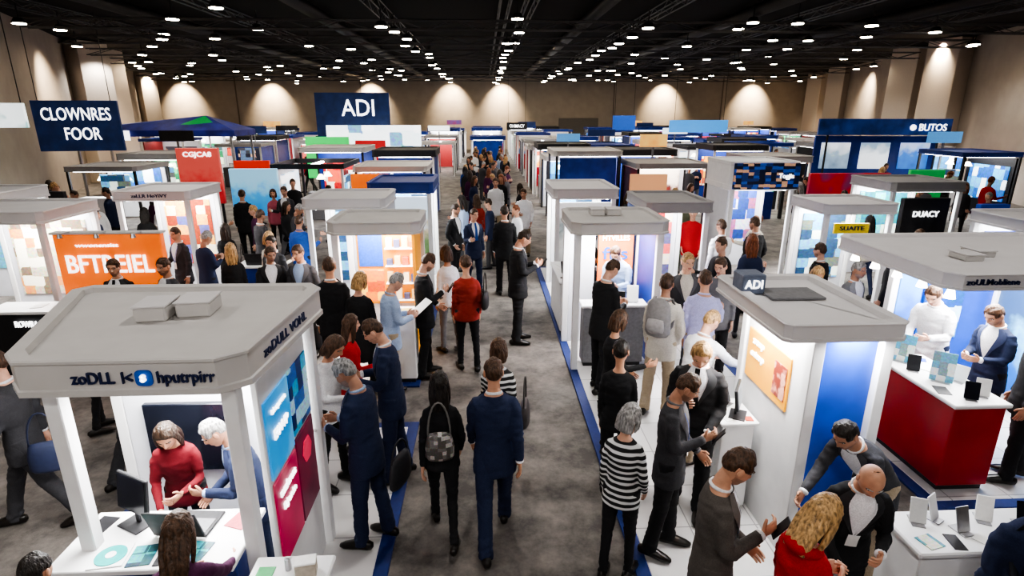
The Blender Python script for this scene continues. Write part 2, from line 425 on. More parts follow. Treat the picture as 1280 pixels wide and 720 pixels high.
        D['shirt']=mk(*strip(lambda i,j:surf(t1-(t1-t0)*i,(j*2-1)*(.62*(1-i)**.8+.03),.009),10,8),True)
        D['tie']=mk(*strip(lambda i,j:surf(t1-(t1-t0)*i,(j*2-1)*((.016+.018*i)/lo(t1-(t1-t0)*i,1)),.015),10,2),True)
        L=[]
        for s in(-1,1): L.append(strip(lambda i,j:surf(t1-(t1-t0)*i,s*((.62*(1-i)**.8+.03)+(j-.1)*(.34*(1-i)+.08)*(1+.5*sin(pi*min(1,i*1.5)))),.014-.004*j),10,2))
        D['lapel']=[mk(*l,True) for l in L]
        cen=T(0,0,.488 if g=='m' else .465); rr=.062 if g=='m' else .052
        cp=[cen+rr*cos(a)*X+rr*sin(a)*f+(-.014*sin(a))*u for a in np.linspace(0,2*pi,17)]
        D['collar']=mk(*tube(cp,[(.009,.012)]*17,6),True)
        L=[]
        for s in(-1,1): L.append(strip(lambda i,j:surf(.44-.30*i,s*(.5*(1-i)+.02)+(j-.5)*.05,.018),8,1))
        D['lany']=mk(*join([(*l,) for l in L])[:2],True)
        D['badge']=mk(*strip(lambda i,j:surf(.15-.12*i,(j-.5)*.42,.022),2,2))
        D['skirt']=mk(*tube([P+np.array([0,0,.04]),P-np.array([0,0,.12]),P-np.array([0,0,.3]),P-np.array([0,0,.42])],[(.135,.105),(.165,.135),(.185,.15),(.20,.17)],20,side=X),True)
        cc=T(0,-.02,.44); hp=[cc+.085*cos(a)*X+.075*sin(a)*f-(.012*sin(a))*u for a in np.linspace(0,2*pi,17)]
        D['hood']=mk(*tube(hp,[.030-.008*sin(a) for a in np.linspace(0,2*pi,17)],10),True)
    D['grip']={ 'L':arms[0][2]+arms[0][4]*.09,'R':arms[1][2]+arms[1][4]*.09}
    D['back']=T(0,-(lo(.3,2)),.3); D['lean']=lean
    PC[key]=D; return D
SKIN=[(.58,.31,.20),(.46,.24,.155),(.66,.38,.27)]
SKM=[mat(c,.5,noise=25,var=.08) for c in SKIN]
EYEW=mat((.6,.56,.53),.3); EYED=mat((.03,.02,.015),.4); LIP=mat((.40,.14,.12),.5)
HC={'black':(.022,.017,.014),'brown':(.075,.038,.02),'dark':(.035,.02,.012),'blond':(.44,.27,.12),'grey':(.3,.29,.28),'red':(.2,.06,.02)}
def hairm(c): return mat(HC[c],.45,noise=16,var=.65,bump=.9,dist=.012,st=(4,4,1))
CC={'navy':(.020,.030,.075),'black':(.016,.016,.018),'charcoal':(.05,.05,.056),'grey':(.15,.15,.16),'white':(.8,.8,.82),'blue':(.03,.1,.4),'lightblue':(.37,.48,.68),'taupe':(.095,.083,.075),'darkred':(.16,.008,.015),
 'red':(.45,.015,.02),'beige':(.42,.34,.24),'tan':(.3,.22,.14),'purple':(.07,.012,.055),'lavender':(.4,.4,.62),'pink':(.6,.15,.2),'olive':(.12,.13,.08),'brick':(.32,.035,.025),'cream':(.62,.58,.5)}
def cloth(n): return mat(CC[n],.92,noise=120,var=.15,bump=.12)
def stripes(): return gmat([(.02,.02,.02),(.03,.03,.03),(.7,.7,.7)],5.5,0.,"stripe")
PEOPLE=[]
VERB={"walk":"walking","walk_b":"walking","lean":"leaning","bend":"bending","reach":"leaning","desk":"leaning"}
def person(x,y,h,rz,pose,sex,hs,hc,top,bot,desc,suit=True,tie=None,lany=None,skirt=None,shirt='white',skin=None,fat=1.,beard=None,hood=False):
    D=build(pose,sex); s=h/1.75
    si=skin if skin is not None else random.randrange(3); c=SKIN[si]
    if beard is None: beard=random.choice([0,.12,.3,.55]) if sex=='m' else 0
    be=mat(tuple(a*(1-beard)+b*beard for a,b in zip(c,HC[hc])),.6,noise=60,var=.15) if beard else SKM[si]
    o=thing("person","%s person in %s"%(VERB.get(pose,"standing"),desc),"person",(x,y,FZ(x,y)),rz,None,D['body'],[SKM[si],EYEW,EYED,LIP,mat(tuple(q*1.2+.01 for q in HC[hc])),be])
    o.scale=(s*fat,s*fat,s)
    tm=stripes() if top=='stripe' else cloth(top)
    part("jacket" if suit else "shirt",o,D['top'],tm)
    part("trousers",o,D['bottom'],cloth(bot))
    for m in D['shoe']: part("shoe",o,m,mat((.015,.012,.01),.3))
    if hs: part("hair",o,D['hair'][hs],hairm(hc))
    if suit:
        part("shirt_front",o,D['shirt'],cloth(shirt))
        for l in D['lapel']: part("lapel",o,l,mat(tuple(c*1.5+.006 for c in CC[top]),.7))
        for l in D['cuff']: part("cuff",o,l,cloth(shirt))
        if tie: part("necktie",o,D['tie'],cloth(tie))
    if sex=='m': part("collar",o,D['collar'],cloth(shirt) if suit else tm)
    if lany:
        part("lanyard",o,D['lany'],cloth(lany)); part("badge",o,D['badge'],PAPER)
    if skirt: part("skirt",o,D['skirt'],cloth(skirt))
    if hood: part("hood",o,D['hood'],tm)
    PEOPLE.append((o,D)); 
    return o,D
def gw(pd,side):
    o,D=pd; g=D['grip'][side]; M=Matrix.LocRotScale(o.location,o.rotation_euler,o.scale); return M@Vector(g)
def FZ(x,y):
    if (x<-.92 and x>-3.4 and y<6.2) or (x<-.92 and x>-2.3 and 6.9<y<13): return .03
    if (x>1.17 and x<3.6 and y<13.4): return .03
    if (x>4.2 and x<7.1 and 4.4<y<7.1): return .03
    return 0.
PHM=boxm(.075,.010,.15,.004); PAP=boxm(.2,.003,.27,0)
def phone(pd,side='R'):
    p=gw(pd,side); o=thing("phone","black phone held in a hand","phone",(p.x,p.y,p.z-.06),math.degrees(pd[0].rotation_euler[2]),None,PHM,DARK); o.rotation_euler[0]=radians(-35); return o
def sheet(pd,side='L'):
    p=gw(pd,side); o=thing("paper_sheet","white printed sheet held in a hand","paper",(p.x,p.y,p.z-.02),math.degrees(pd[0].rotation_euler[2]),None,PAP,PAPER); o.rotation_euler[0]=radians(-55)
def bag(loc,rz,col,label,w=.3,h=.22,d=.11,strap=.3,name="handbag",cat="bag",m=None):
    r=thing(name,label,cat,loc,rz)
    V,F=tube([(0,0,0),(0,0,.03),(0,0,h*.5),(0,0,h*.9),(0,0,h)],[(w*.42,d*.4),(w*.5,d*.5),(w*.5,d*.5),(w*.42,d*.4),(w*.36,d*.2)],16,side=(1,0,0))
    part("bag_body",r,mk(V,F,True),m or mat(col,.5,noise=25))
    n=13; pts=[(w*.38*cos(a),0,h*.9+strap*sin(a)) for a in np.linspace(0,pi,n)]
    part("strap",r,mk(*tube(pts,[.008]*n,6),True),mat(tuple(c*.7 for c in col),.5)); return r
def hipbag(pd,col,label,sgn=1):
    o=pd[0]; a=o.rotation_euler[2]; x,y=sgn*.26,-.03
    bag((o.location.x+x*cos(a)-y*sin(a),o.location.y+x*sin(a)+y*cos(a),.72),math.degrees(a)+90,col,label,.28,.24,.1,.28)
def backpack(pd,col,label):
    o,D=pd; M=Matrix.LocRotScale(o.location,o.rotation_euler,o.scale)
    b=M@(Vector(D['back'])+Vector((0,-.08,-.2)))
    r=thing("backpack",label,"backpack",b,math.degrees(o.rotation_euler[2])); r.rotation_euler[0]=-D['lean']
    V,F=tube([(0,0,0),(0,0,.05),(0,0,.22),(0,0,.38),(0,0,.44)],[(.12,.06),(.15,.085),(.15,.08),(.13,.065),(.08,.03)],16,side=(1,0,0))
    part("pack_body",r,mk(V,F,True),mat(col,.7,noise=30)); V,F=tube([(0,-.07,.06),(0,-.1,.12),(0,-.09,.22)],[(.09,.03),(.11,.035),(.09,.02)],12,side=(1,0,0))
    part("front_pocket",r,mk(V,F,True),mat(tuple(c*1.3 for c in col),.7))
    for s in(-1,1): part("shoulder_strap",r,mk(*tube([(s*.1,.04,.05),(s*.13,.1,.1),(s*.14,.19,.28),(s*.10,.15,.42),(s*.08,.03,.42)],[(.02,.006)]*5,6,side=(1,0,0)),True),mat(tuple(c*.8 for c in col),.7))
P=person
P(0.05,4.22,1.76,2,"walk","m","short","brown",'navy','navy',"a dark navy suit seen from behind",skin=0)
P(-.40,4.32,1.60,4,"walk_b","f","long","black",'black','black',"dark clothes with long black hair",suit=False)
bag((-.40,4.16,.86),5,(.3,.29,.27),"pale patterned handbag carried on a back",.24,.24,.1,.3,m=gmat([(.12,.11,.1),(.5,.47,.44),(.2,.19,.18)],30.,0.,"cells"))
a=P(.10,5.0,1.62,-10,"walk","f","bob","brown",'stripe','black',"a striped top with short brown hair",suit=False); hipbag(a,(.06,.05,.05),"dark shoulder bag beside a striped top")
a=P(-1.02,4.2,1.76,72,"read","m","short","grey",'navy','navy',"a fitted navy suit holding a sheet",shirt='lightblue',skin=1); sheet(a,'L')
bag((-.74,4.2,.62),70,(.03,.03,.035),"black briefcase hanging beside a leg",.34,.26,.1,.16,"briefcase")
a=P(-.95,5.1,1.78,92,"read","m","short","brown",'navy','navy',"a navy suit reading papers",skin=2); sheet(a,'L'); phone(a,'R')
P(-1.50,5.0,1.68,-110,"read","f","bob","brown",'white','black',"a white blouse looking down",suit=False)
P(-1.45,5.7,1.58,-70,"talk","f","long","brown",'red','red',"a red dress",suit=False,skirt='red')
P(-2.0,7.2,1.82,10,"stand","m","short","brown",'black','black',"a black suit seen from behind",skin=0)
P(-1.60,6.95,1.70,-5,"stand_look","f","bob","blond",'black','black',"a black dress with blond hair",suit=False,skirt='black')
a=P(-1.22,6.9,1.74,-60,"read","m","short","grey",'lightblue','beige',"a pale shirt and beige trousers",suit=False,lany='blue'); sheet(a)
P(-.28,7.75,1.72,8,"stand","f","short","brown",'brick','black',"a brick-red jacket and black trousers",suit=False,fat=1.1)
bag((-.02,7.72,.95),80,(.02,.02,.02),"black shoulder bag beside a red jacket",.28,.24,.1,.3)
a=P(-.86,7.55,1.83,-75,"look_phone","m","short","brown",'black','black',"a black suit in side view",skin=2); phone(a)
P(-.58,8.4,1.72,30,"stand","f","bob","brown",'white','grey',"a white top and grey trousers",suit=False)
a=P(.50,8.75,1.90,-85,"phone","m","short","dark",'black','black',"a black suit looking at a phone",skin=0,fat=1.08); phone(a)
a=P(.38,11.3,1.85,5,"stand","m","short","dark",'black','black',"a long black coat seen from behind",skin=0); hipbag(a,(.05,.04,.03),"dark brown bag beside a black coat")
P(-.25,11.5,1.78,-150,"talk","m","short","brown",'navy','navy',"a navy suit talking",tie='blue')
P(-.66,12.1,1.78,-120,"pocket","m","short","dark",'black','black',"a black suit and white shirt")
P(.98,14.6,1.78,170,"hold","m","short","brown",'white','tan',"a white shirt and tan trousers",suit=False)
P(.30,16.4,1.85,175,"stand","m","short","brown",'white','beige',"a white shirt and pale trousers",suit=False)
P(-.2,14.2,1.72,20,"walk","f","long","brown",'brick','charcoal',"a dark red blouse walking",suit=False)
P(1.50,6.95,1.84,-60,"read","m","short","brown",'black','black',"a black suit beside a counter",skin=2)
P(2.0,8.32,1.78,150,"desk","m","short","brown",'lightblue','navy',"a pale blue shirt behind a counter",suit=False)
P(2.66,7.3,1.82,175,"pocket","m","short","blond",'charcoal','charcoal',"a charcoal jacket over a pale shirt",shirt='cream',skin=2)
P(1.32,5.5,1.66,-85,"hips","f","bob","brown",'black','black',"a black cardigan and trousers",suit=False,lany='white')
P(1.02,3.75,1.56,-30,"stand_look","f","bob","grey",'stripe','black',"a striped top with grey hair",suit=False)
a=P(1.46,3.98,1.70,-115,"look_phone","m","short","brown",'charcoal','black',"a dark suit with a lanyard",lany='blue',skin=1,shirt='grey',beard=.5); phone(a)
a=P(1.84,4.5,1.78,150,"look_phone","m","short","blond",'black','black',"a black suit and tie looking down",tie='black',skin=2,fat=1.08,beard=0); phone(a)
P(1.20,4.75,1.62,-20,"stand","f","short","black",'black','black',"black clothes with dark hair",suit=False)
a=P(2.08,6.3,1.80,-35,"pocket","m","short","brown",'cream','beige',"a cream shirt and beige trousers",suit=False); backpack(a,(.25,.24,.24),"grey backpack worn on a back")
P(2.62,6.5,1.78,-20,"talk","m","short","brown",'lavender','beige',"a lavender shirt and beige trousers",suit=False,skin=0)
P(3.15,7.3,1.76,160,"stand_look","m","short","brown",'grey','black',"a grey shirt by a booth",suit=False)
P(2.15,5.35,1.70,-60,"reach","m","short","blond",'white','beige',"a white shirt reaching over a display",suit=False)
a=P(1.38,2.88,1.74,-105,"look_phone","m","short","brown",'taupe','taupe',"a grey-brown suit looking at a phone",skin=0,beard=.4,lany='grey'); phone(a)
P(1.70,2.50,1.66,-70,"read","f","long","blond",'red','black',"a red hooded top with long hair",suit=False,hood=True)
P(2.34,3.04,1.64,165,"desk","m","bald","grey",'black','black',"a black jacket looking at his hands",lany='white',skin=0,beard=.2)
P(2.84,3.60,1.70,-250,"bend","m","short","black",'charcoal','beige',"a dark jacket bending over",skin=1)
a=P(2.94,2.42,1.80,-15,"stand_look","m","short","dark",'navy','navy',"a dark jacket wearing a backpack",suit=False); backpack(a,(.03,.035,.05),"black backpack worn on a back")
P(5.2,6.05,1.80,120,"desk","m","short","brown",'white','navy',"a white shirt behind a counter",suit=False)
P(5.38,5.42,1.72,100,"read","m","short","brown",'navy','black',"a navy jacket behind a counter",shirt='white')
P(5.24,4.8,1.80,60,"stand","m","short","dark",'black','black',"a long black coat by a counter",suit=False)
P(3.7,5.9,1.75,10,"stand","m","short","grey",'cream','grey',"a pale coat seen from behind",suit=False)
P(-4.05,4.6,1.78,110,"walk","m","short","brown",'charcoal','charcoal',"a dark suit walking",skin=2)
bag((-3.70,4.40,.7),20,(.03,.04,.09),"dark blue shoulder bag beside a leg",.3,.26,.12,.3)
P(-3.5,5.3,1.7,-20,"walk","m","short","brown",'lightblue','charcoal',"a pale shirt walking",suit=False)
P(-1.78,3.76,1.58,115,"desk","m","short","grey",'navy','navy',"a navy suit behind a counter",skin=1,shirt='lightblue')
P(-2.32,3.86,1.56,-165,"desk","f","long","dark",'darkred','black',"a dark red top behind a laptop",suit=False)
P(-1.66,2.54,1.56,12,"reach","f","long","brown",'purple','black',"a dark purple top with long hair",suit=False)
P(-2.3,2.45,1.46,0,"stand","m","short","black",'black','black',"black clothes with dark hair",suit=False)
P(-2.72,8.35,1.78,170,"hold","m","short","brown",'charcoal','black',"a dark suit behind booths",shirt='lightblue')
P(-3.2,8.45,1.74,-160,"hips","m","short","brown",'black','black',"a black jacket talking")
P(-3.45,9.3,1.72,160,"pocket","m","short","dark",'charcoal','black',"a charcoal jacket standing still")
P(-4.0,9.0,1.66,20,"stand","f","long","blond",'black','black',"a black top with blond hair",suit=False)
P(-3.75,9.9,1.66,-30,"talk","f","bob","blond",'cream','grey',"a cream top talking",suit=False)
P(-5.0,7.75,1.74,180,"pocket","m","short","brown",'black','black',"a black suit and white shirt",tie='black')
P(-4.3,7.7,1.76,150,"pocket","m","short","brown",'charcoal','black',"a dark suit standing still")
P(-4.55,6.25,1.62,-40,"stand","f","bob","red",'black','black',"black clothes with red hair",suit=False)
P(-5.9,14.3,1.82,10,"stand","m","short","brown",'black','black',"a black suit seen from behind")
P(-5.1,15.,1.82,170,"talk","m","short","brown",'charcoal','black',"a dark suit and pale shirt")
P(-3.55,11.,1.74,-10,"talk","m","short","brown",'blue','black',"a bright blue jacket",suit=False)
P(-4.5,11.6,1.76,-40,"pocket","m","short","brown",'charcoal','black',"a dark suit standing still")
P(-5.5,15.3,1.72,-170,"stand","f","bob","brown",'pink','black',"a pink top standing",suit=False)
a=P(-4.9,10.9,1.66,10,"walk","f","long","dark",'black','black',"a black dress walking",suit=False,skirt='black'); hipbag(a,(.08,.06,.05),"brown shoulder bag beside a black dress")
P(-10.2,14.9,1.76,170,"stand","m","short","dark",'black','black',"a black suit standing still")
P(-5.35,10.1,1.72,150,"talk","m","short","brown",'charcoal','black',"a dark suit with a lanyard",lany='blue')
P(-5.95,9.7,1.72,-150,"stand","m","short","grey",'lightblue','black',"a pale blue shirt",suit=False)
P(4.85,10.,1.82,20,"pocket","m","short","brown",'black','black',"a black suit seen from behind")
P(5.2,10.7,1.74,100,"talk","m","bald","grey",'cream','tan',"a cream shirt talking",suit=False)
P(4.2,9.9,1.80,10,"talk","m","short","brown",'white','black',"a white shirt and dark trousers",suit=False)
P(4.5,12.7,1.78,20,"stand","m","short","brown",'olive','olive',"an olive patterned shirt",suit=False)
P(4.1,13.4,1.70,-20,"stand","f","long","dark",'black','black',"a black jacket with dark hair",suit=False)
P(5.1,8.3,1.72,30,"stand","m","short","brown",'black','black',"a black jacket standing still")
P(4.5,7.4,1.66,160,"look_phone","f","long","blond",'charcoal','black',"a dark top with blond hair",suit=False)
P(5.0,7.3,1.70,-160,"pocket","m","short","grey",'grey','black',"a grey jacket standing still")
a=P(1.75,9.5,1.72,-160,"phone","f","bob","dark",'black','black',"a black top holding a phone",suit=False); phone(a)
P(2.9,15.4,1.74,10,"walk","m","short","brown",'lightblue','navy',"a pale shirt walking",suit=False)
LOWS=[(build(p,s,True),s) for p,s in (("stand","m"),("talk","m"),("walk","m"),("phone","m"),("pocket","m"),("hold","f"),("walk_b","f"),("talk","f"))]
# ---------------------------------------------------------------- structure
def floor_mat():
    m=bpy.data.materials.new("carpet"); m.use_nodes=True; nt=m.node_tree; b=nt.nodes["Principled BSDF"]
    tc=nt.nodes.new("ShaderNodeTexCoord"); n=nt.nodes.new("ShaderNodeTexNoise"); n.inputs["Scale"].default_value=2.4; n.inputs["Detail"].default_value=9; n.inputs["Roughness"].default_value=.7
    n2=nt.nodes.new("ShaderNodeTexNoise"); n2.inputs["Scale"].default_value=160
    nt.links.new(tc.outputs["Object"],n.inputs["Vector"]); nt.links.new(tc.outputs["Object"],n2.inputs["Vector"])
    r=nt.nodes.new("ShaderNodeValToRGB"); r.color_ramp.elements[0].position=.38; r.color_ramp.elements[1].position=.66
    r.color_ramp.elements[0].color=(.085,.077,.070,1); r.color_ramp.elements[1].color=(.25,.225,.20,1)
    nt.links.new(n.outputs["Fac"],r.inputs["Fac"]); nt.links.new(r.outputs["Color"],b.inputs["Base Color"])
    bp=nt.nodes.new("ShaderNodeBump"); bp.inputs["Strength"].default_value=.3; bp.inputs["Distance"].default_value=.005
    nt.links.new(n2.outputs["Fac"],bp.inputs["Height"]); nt.links.new(bp.outputs["Normal"],b.inputs["Normal"]); b.inputs["Roughness"].default_value=.75
    return m
def tile_mat():
    m=bpy.data.materials.new("floor_tiles"); m.use_nodes=True; nt=m.node_tree; b=nt.nodes["Principled BSDF"]
    tc=nt.nodes.new("ShaderNodeTexCoord"); t=nt.nodes.new("ShaderNodeTexBrick"); t.offset=0
    t.inputs["Scale"].default_value=1; t.inputs["Brick Width"].default_value=.6; t.inputs["Row Height"].default_value=.6; t.inputs["Mortar Size"].default_value=.006
    t.inputs["Color1"].default_value=(.66,.65,.64,1); t.inputs["Color2"].default_value=(.60,.59,.585,1); t.inputs["Mortar"].default_value=(.3,.3,.3,1)
    nt.links.new(tc.outputs["Object"],t.inputs["Vector"]); nt.links.new(t.outputs["Color"],b.inputs["Base Color"]); b.inputs["Roughness"].default_value=.3
    return m
struct("floor",boxm(90,80,.1,0),floor_mat(),(0,25,-.1))
WT=mat((.38,.335,.29),.8,noise=1.5,var=.06)
struct("wall_back",boxm(70,.3,7.1,0),WT,(0,60.3,0))
def wall(name,a,b):
    a=Vector(a);b=Vector(b);d=b-a; L=d.length; return struct(name,boxm(L,.3,7.1,0),WT,((a.x+b.x)/2,(a.y+b.y)/2,0),math.degrees(math.atan2(d.y,d.x)))
wall("wall_left",(-33.2,61),(-6.,-4.)); wall("wall_right",(33.2,61),(13.6,-5.))
struct("wall_front",boxm(60,.3,7.1,0),WT,(0,-6,0))
struct("ceiling",boxm(90,80,.1,0),mat((.003,.003,.0035),.95),(0,25,7.05))
PIL=boxm(1.6,1.8,7.0,.02)
for i,(x,y,r) in enumerate([(24.2,33.5,-73),(23.1,29.3,-73),(30.6,54,-73),(29,48,-73),(-22.0,36.5,67),(-20.5,32.6,67),(-30.5,56,67)]):
    struct("trim_%d"%(i+1),PIL,mat((.55,.48,.41),.8),(x,y,0),r)
for i,x in enumerate((-24,-12,13,24)): struct("trim_%d"%(i+20),boxm(.12,.06,7.,.01),mat((.2,.17,.15),.8),(x,60.1,0))
struct("door_1",boxm(4,.1,3.,.03),mat((.16,.15,.14),.6),(9.5,60.05,0))
PLAT=tile_mat(); BORD=mat((.015,.035,.17),.6,noise=20)
def platform(x0,x1,y0,y1):
    o=thing("raised_floor","pale tiled raised booth floor with blue border","floor",((x0+x1)/2,(y0+y1)/2,0))
    part("floor_deck",o,boxm(x1-x0,y1-y0,.03,.004),PLAT)
    for (w,d,cx,cy) in ((.12,y1-y0+.24,-(x1-x0)/2-.06,0),(.12,y1-y0+.24,(x1-x0)/2+.06,0),(x1-x0,.12,0,-(y1-y0)/2-.06),(x1-x0,.12,0,(y1-y0)/2+.06)):
        part("border",o,boxm(w,d,.028,.004),BORD,(cx,cy,0))
platform(-3.3,-.95,1.2,6.1); platform(-2.3,-1.05,7.3,13.); platform(1.30,3.5,1.2,13.3)
platform(4.3,7.,4.5,7.)
# ---------------------------------------------------------------- kiosks
def rect(x0,x1,y0,y1,c=.12): return [(x0+c,y0),(x1-c,y0),(x1,y0+c),(x1,y1-c),(x1-c,y1),(x0+c,y1),(x0,y1-c),(x0,y0+c)]
def kiosk(label,poly,zb,zt,posts,base=.03,fm=None,pw=.09,light=25):
    cx=sum(p[0] for p in poly)/len(poly); cy=sum(p[1] for p in poly)/len(poly)
    r=thing("exhibition_kiosk",label,"exhibition booth",(cx,cy,base))
    pl=[(p[0]-cx,p[1]-cy) for p in poly]
    part("canopy",r,canopym(pl,zb-base,zt-base),fm or ROOF)
    for x,y in posts: part("post",r,boxm(pw,pw,zb-base,.006),WHITE,(x-cx,y-cy,0))
    a=inset(pl,.2); part("ceiling_light",r,prism(a,zb-base-.03,zb-base-.002),mat((1,1,1),.5,emit=8,var=.01))
    L=bpy.data.lights.new("kiosk_light","AREA"); L.energy=light*3.3; L.size=.8; L.color=(1,.98,.97); lo=bpy.data.objects.new("kiosk_light",L); COL.objects.link(lo); lo.location=(cx,cy,zb-.06)
    return r,cx,cy
def panel(r,c,x0,x1,y0,y1,z0,z1,m,name="wall_panel",label=None,bev=.006):
    return part(name,r,boxm(x1-x0,y1-y0,z1-z0,bev),m,((x0+x1)/2-c[0],(y0+y1)/2-c[1],z0-.03),label=label)
polyA=[(-2.58,2.98),(-1.50,2.98),(-1.36,3.10),(-1.28,4.32),(-1.38,4.44),(-3.06,4.46),(-3.16,4.34),(-2.70,3.10)]
A,ax,ay=kiosk("large grey-canopied kiosk with white posts and colourful side graphics",polyA,2.09,2.31,[(-2.50,3.12),(-1.50,3.12),(-1.40,4.25),(-2.95,4.3)],light=26)
panel(A,(ax,ay),-2.9,-1.45,4.25,4.31,.03,2.03,WALLW)
panel(A,(ax,ay),-1.45,-1.41,3.25,4.18,.03,2.03,WHITE,"side_panel")
for (y0,y1,z0,z1,m) in ((3.28,3.72,1.3,1.86,gmat([(.02,.2,.6),(.03,.38,.85),(.2,.55,.9)],2.5,.4)),(3.74,4.14,1.35,1.86,gmat([(.01,.03,.12),(.02,.1,.35),(.02,.3,.5),(.3,.5,.6)],9,.4,"cells")),
    (3.28,3.72,.62,1.27,gmat([(.3,.01,.05),(.5,.02,.1),(.7,.2,.25)],5,.35,"grad")),(3.74,4.14,.62,1.32,gmat([(.02,.01,.03),(.22,.01,.05),(.05,.01,.04)],6.,.3,"grad"))):
    panel(A,(ax,ay),-1.41,-1.395,y0,y1,z0,z1,m,"graphic_tile")
letters(A,"bhsprms",.26,.035,(-1.392-ax,3.5-ay,1.72),'right'); letters(A,"E0WP",.26,.07,(-1.392-ax,3.5-ay,1.55),'right')
letters(A,"mmfevons",.3,.06,(-1.392-ax,3.5-ay,1.12),'right'); letters(A,"BJenin",.24,.05,(-1.392-ax,3.5-ay,1.0),'right')
hexm=prism([(.1*cos(a),.1*sin(a)) for a in np.arange(6)*pi/3],0,.008); part("emblem",A,hexm,mat((.8,.05,.12),.4,emit=.5),(-1.395-ax,3.94-ay,1.1),(90,0,90))
panel(A,(ax,ay),-2.72,-1.98,4.18,4.23,.8,1.4,SCRD,"display_screen",label="dark wall-mounted screen")
panel(A,(ax,ay),-2.88,-2.5,4.2,4.24,1.62,1.82,GREEN,"sign_board"); letters(A,"Fmpooned",.3,.06,(-2.69-ax,4.195-ay,1.69),'front')
letters(A,"pworast Dani",.45,.05,(-1.9-ax,4.24-ay,1.7),'front',TXD)
letters(A,"zoDLL",.23,.07,(-2.17-ax,2.988-ay,2.165),'front',TXD); letters(A,"l<",.055,.07,(-1.985-ax,2.988-ay,2.165),'front',TXD); letters(A,"hputrpirr",.31,.07,(-1.67-ax,2.988-ay,2.165),'front',TXD)
em=prism([(.047*(abs(cos(a))**.5)*(1 if cos(a)>0 else -1),.047*(abs(sin(a))**.5)*(1 if sin(a)>0 else -1)) for a in np.linspace(0,2*pi,24)[:-1]],0,.008); part("emblem",A,em,TXB,(-1.895-ax,2.99-ay,2.165),(90,0,0)); letters(A,"8",.03,.045,(-1.895-ax,2.978-ay,2.165),'front')
letters(A,"zoDULL VOHL",.7,.065,(-1.337-ax,3.65-ay,2.165),(90,0,86.2),TXD)
for x in(-2.15,-1.75): part("pendant_lamp",A,cylm(.1,.05,.09,20),FASC,(x-ax,3.5-ay,1.88))
panel(A,(ax,ay),-2.58,-1.58,3.0,3.40,.03,.94,BLUED,"counter_body"); panel(A,(ax,ay),-2.66,-1.55,2.90,3.45,.94,.98,WHITE,"worktop")
for x,y,s in((-2.22,3.78,.2),(-1.98,3.86,.22)):
    b=thing("junction_box","small grey box resting on a kiosk canopy","box",(x,y,2.275),5); part("box_body",b,boxm(s,.24,.10,.012),ROOF); part("lid",b,boxm(s+.015,.25,.012,.004),FASC,(0,0,.10))
def counter(x0,x1,y0,y1,h,bm,tm,label,base=.03,rz=0,name="counter"):
    r=thing(name,label,"counter",((x0+x1)/2,(y0+y1)/2,base),rz); w=x1-x0;d=y1-y0
    part("plinth",r,boxm(w-.08,d-.08,.06,.004),BLACKM); part("body",r,boxm(w-.03,d-.03,h-.10,.008),bm,(0,0,.06)); part("worktop",r,boxm(w+.03,d+.03,.04,.01),tm,(0,0,h-.04)); return r
counter(-1.43,-.98,2.62,3.0,.92,WHITE,WHITE,"small white reception counter")
counter(2.06,2.38,4.42,4.85,.95,WHITE,WHITE,"white display counter against a booth wall")
counter(1.36,2.28,7.66,7.93,.95,GREYM,mat((.6,.6,.6),.4),"grey counter with a pale worktop")
counter(1.2,1.5,8.95,10.3,.92,WHITE,WHITE,"long white counter beside the aisle",)
counter(-1.23,-.95,7.25,7.6,1.0,WHITE,WHITE,"tall white display cabinet beside the aisle")
counter(4.36,4.9,4.62,5.78,.95,RED,WHITE,"glossy red counter with a white worktop")
counter(2.70,3.9,2.84,3.22,.93,WHITE,WHITE,"white display table with small stands")
counter(1.95,2.25,2.46,2.66,.9,WHITE,WHITE,"small low white table")
counter(-4.5,-3.8,10.2,10.7,.95,BLUED,WHITE,"blue counter with white worktop",0)
letters(counter(-6.9,-5.85,7.75,8.2,.98,DARK,WHITE,"black counter with white lettering",0),"ROWRACY",.42,.09,(.1,-.24,.8))
def monitor(x,y,z,rz,w=.42,h=.26,m=SCRD,label="black monitor standing on a counter"):
    r=thing("monitor",label,"monitor",(x,y,z),rz); part("base",r,boxm(.2,.14,.012,.004),BLACKM); part("stand",r,boxm(.035,.02,.12,.004),BLACKM,(0,.02,.01))
    part("screen_frame",r,boxm(w,.025,h,.006),BLACKM,(0,0,.1),(-8,0,0)); part("screen",r,boxm(w-.025,.004,h-.025,0),m,(0,-.0145,.112),(-8,0,0))
def laptop(x,y,z,rz):
    r=thing("laptop","open dark laptop on a counter","laptop",(x,y,z),rz); part("keyboard_base",r,boxm(.34,.24,.016,.004),BLACKM); part("keys",r,boxm(.3,.13,.003,0),GREYM,(0,.03,.0165))
    part("lid",r,boxm(.34,.012,.23,.004),BLACKM,(0,.125,.014),(-18,0,0)); part("screen",r,boxm(.31,.003,.2,0),SCRD,(0,.121,.028),(-18,0,0))
def stand(x,y,z,rz,m,w=.16,h=.24):
    r=thing("brochure_stand","small tilted brochure stand on a counter","brochure stand",(x,y,z),rz); part("foot",r,boxm(w*.8,.12,.008,.002),CHROME); part("board",r,boxm(w,.01,h,.003),m,(0,-.02,.006),(-18,0,0))
def leaflet(x,y,z,rz,m,w=.15,h=.21,lab="printed leaflet lying on a counter",name="leaflet"):
    thing(name,lab,name,(x,y,z),rz,None,boxm(w,h,.006,.001),m)
def disc(x,y,z,m):
    r=thing("disc_pad","round teal disc pad in a square case","pad",(x,y,z),8); part("case",r,boxm(.2,.2,.008,.003),WHITE); part("disc",r,cylm(.088,.088,.005,32),m,(0,0,.008)); part("hub",r,cylm(.03,.03,.004,20),WHITE,(0,0,.013))
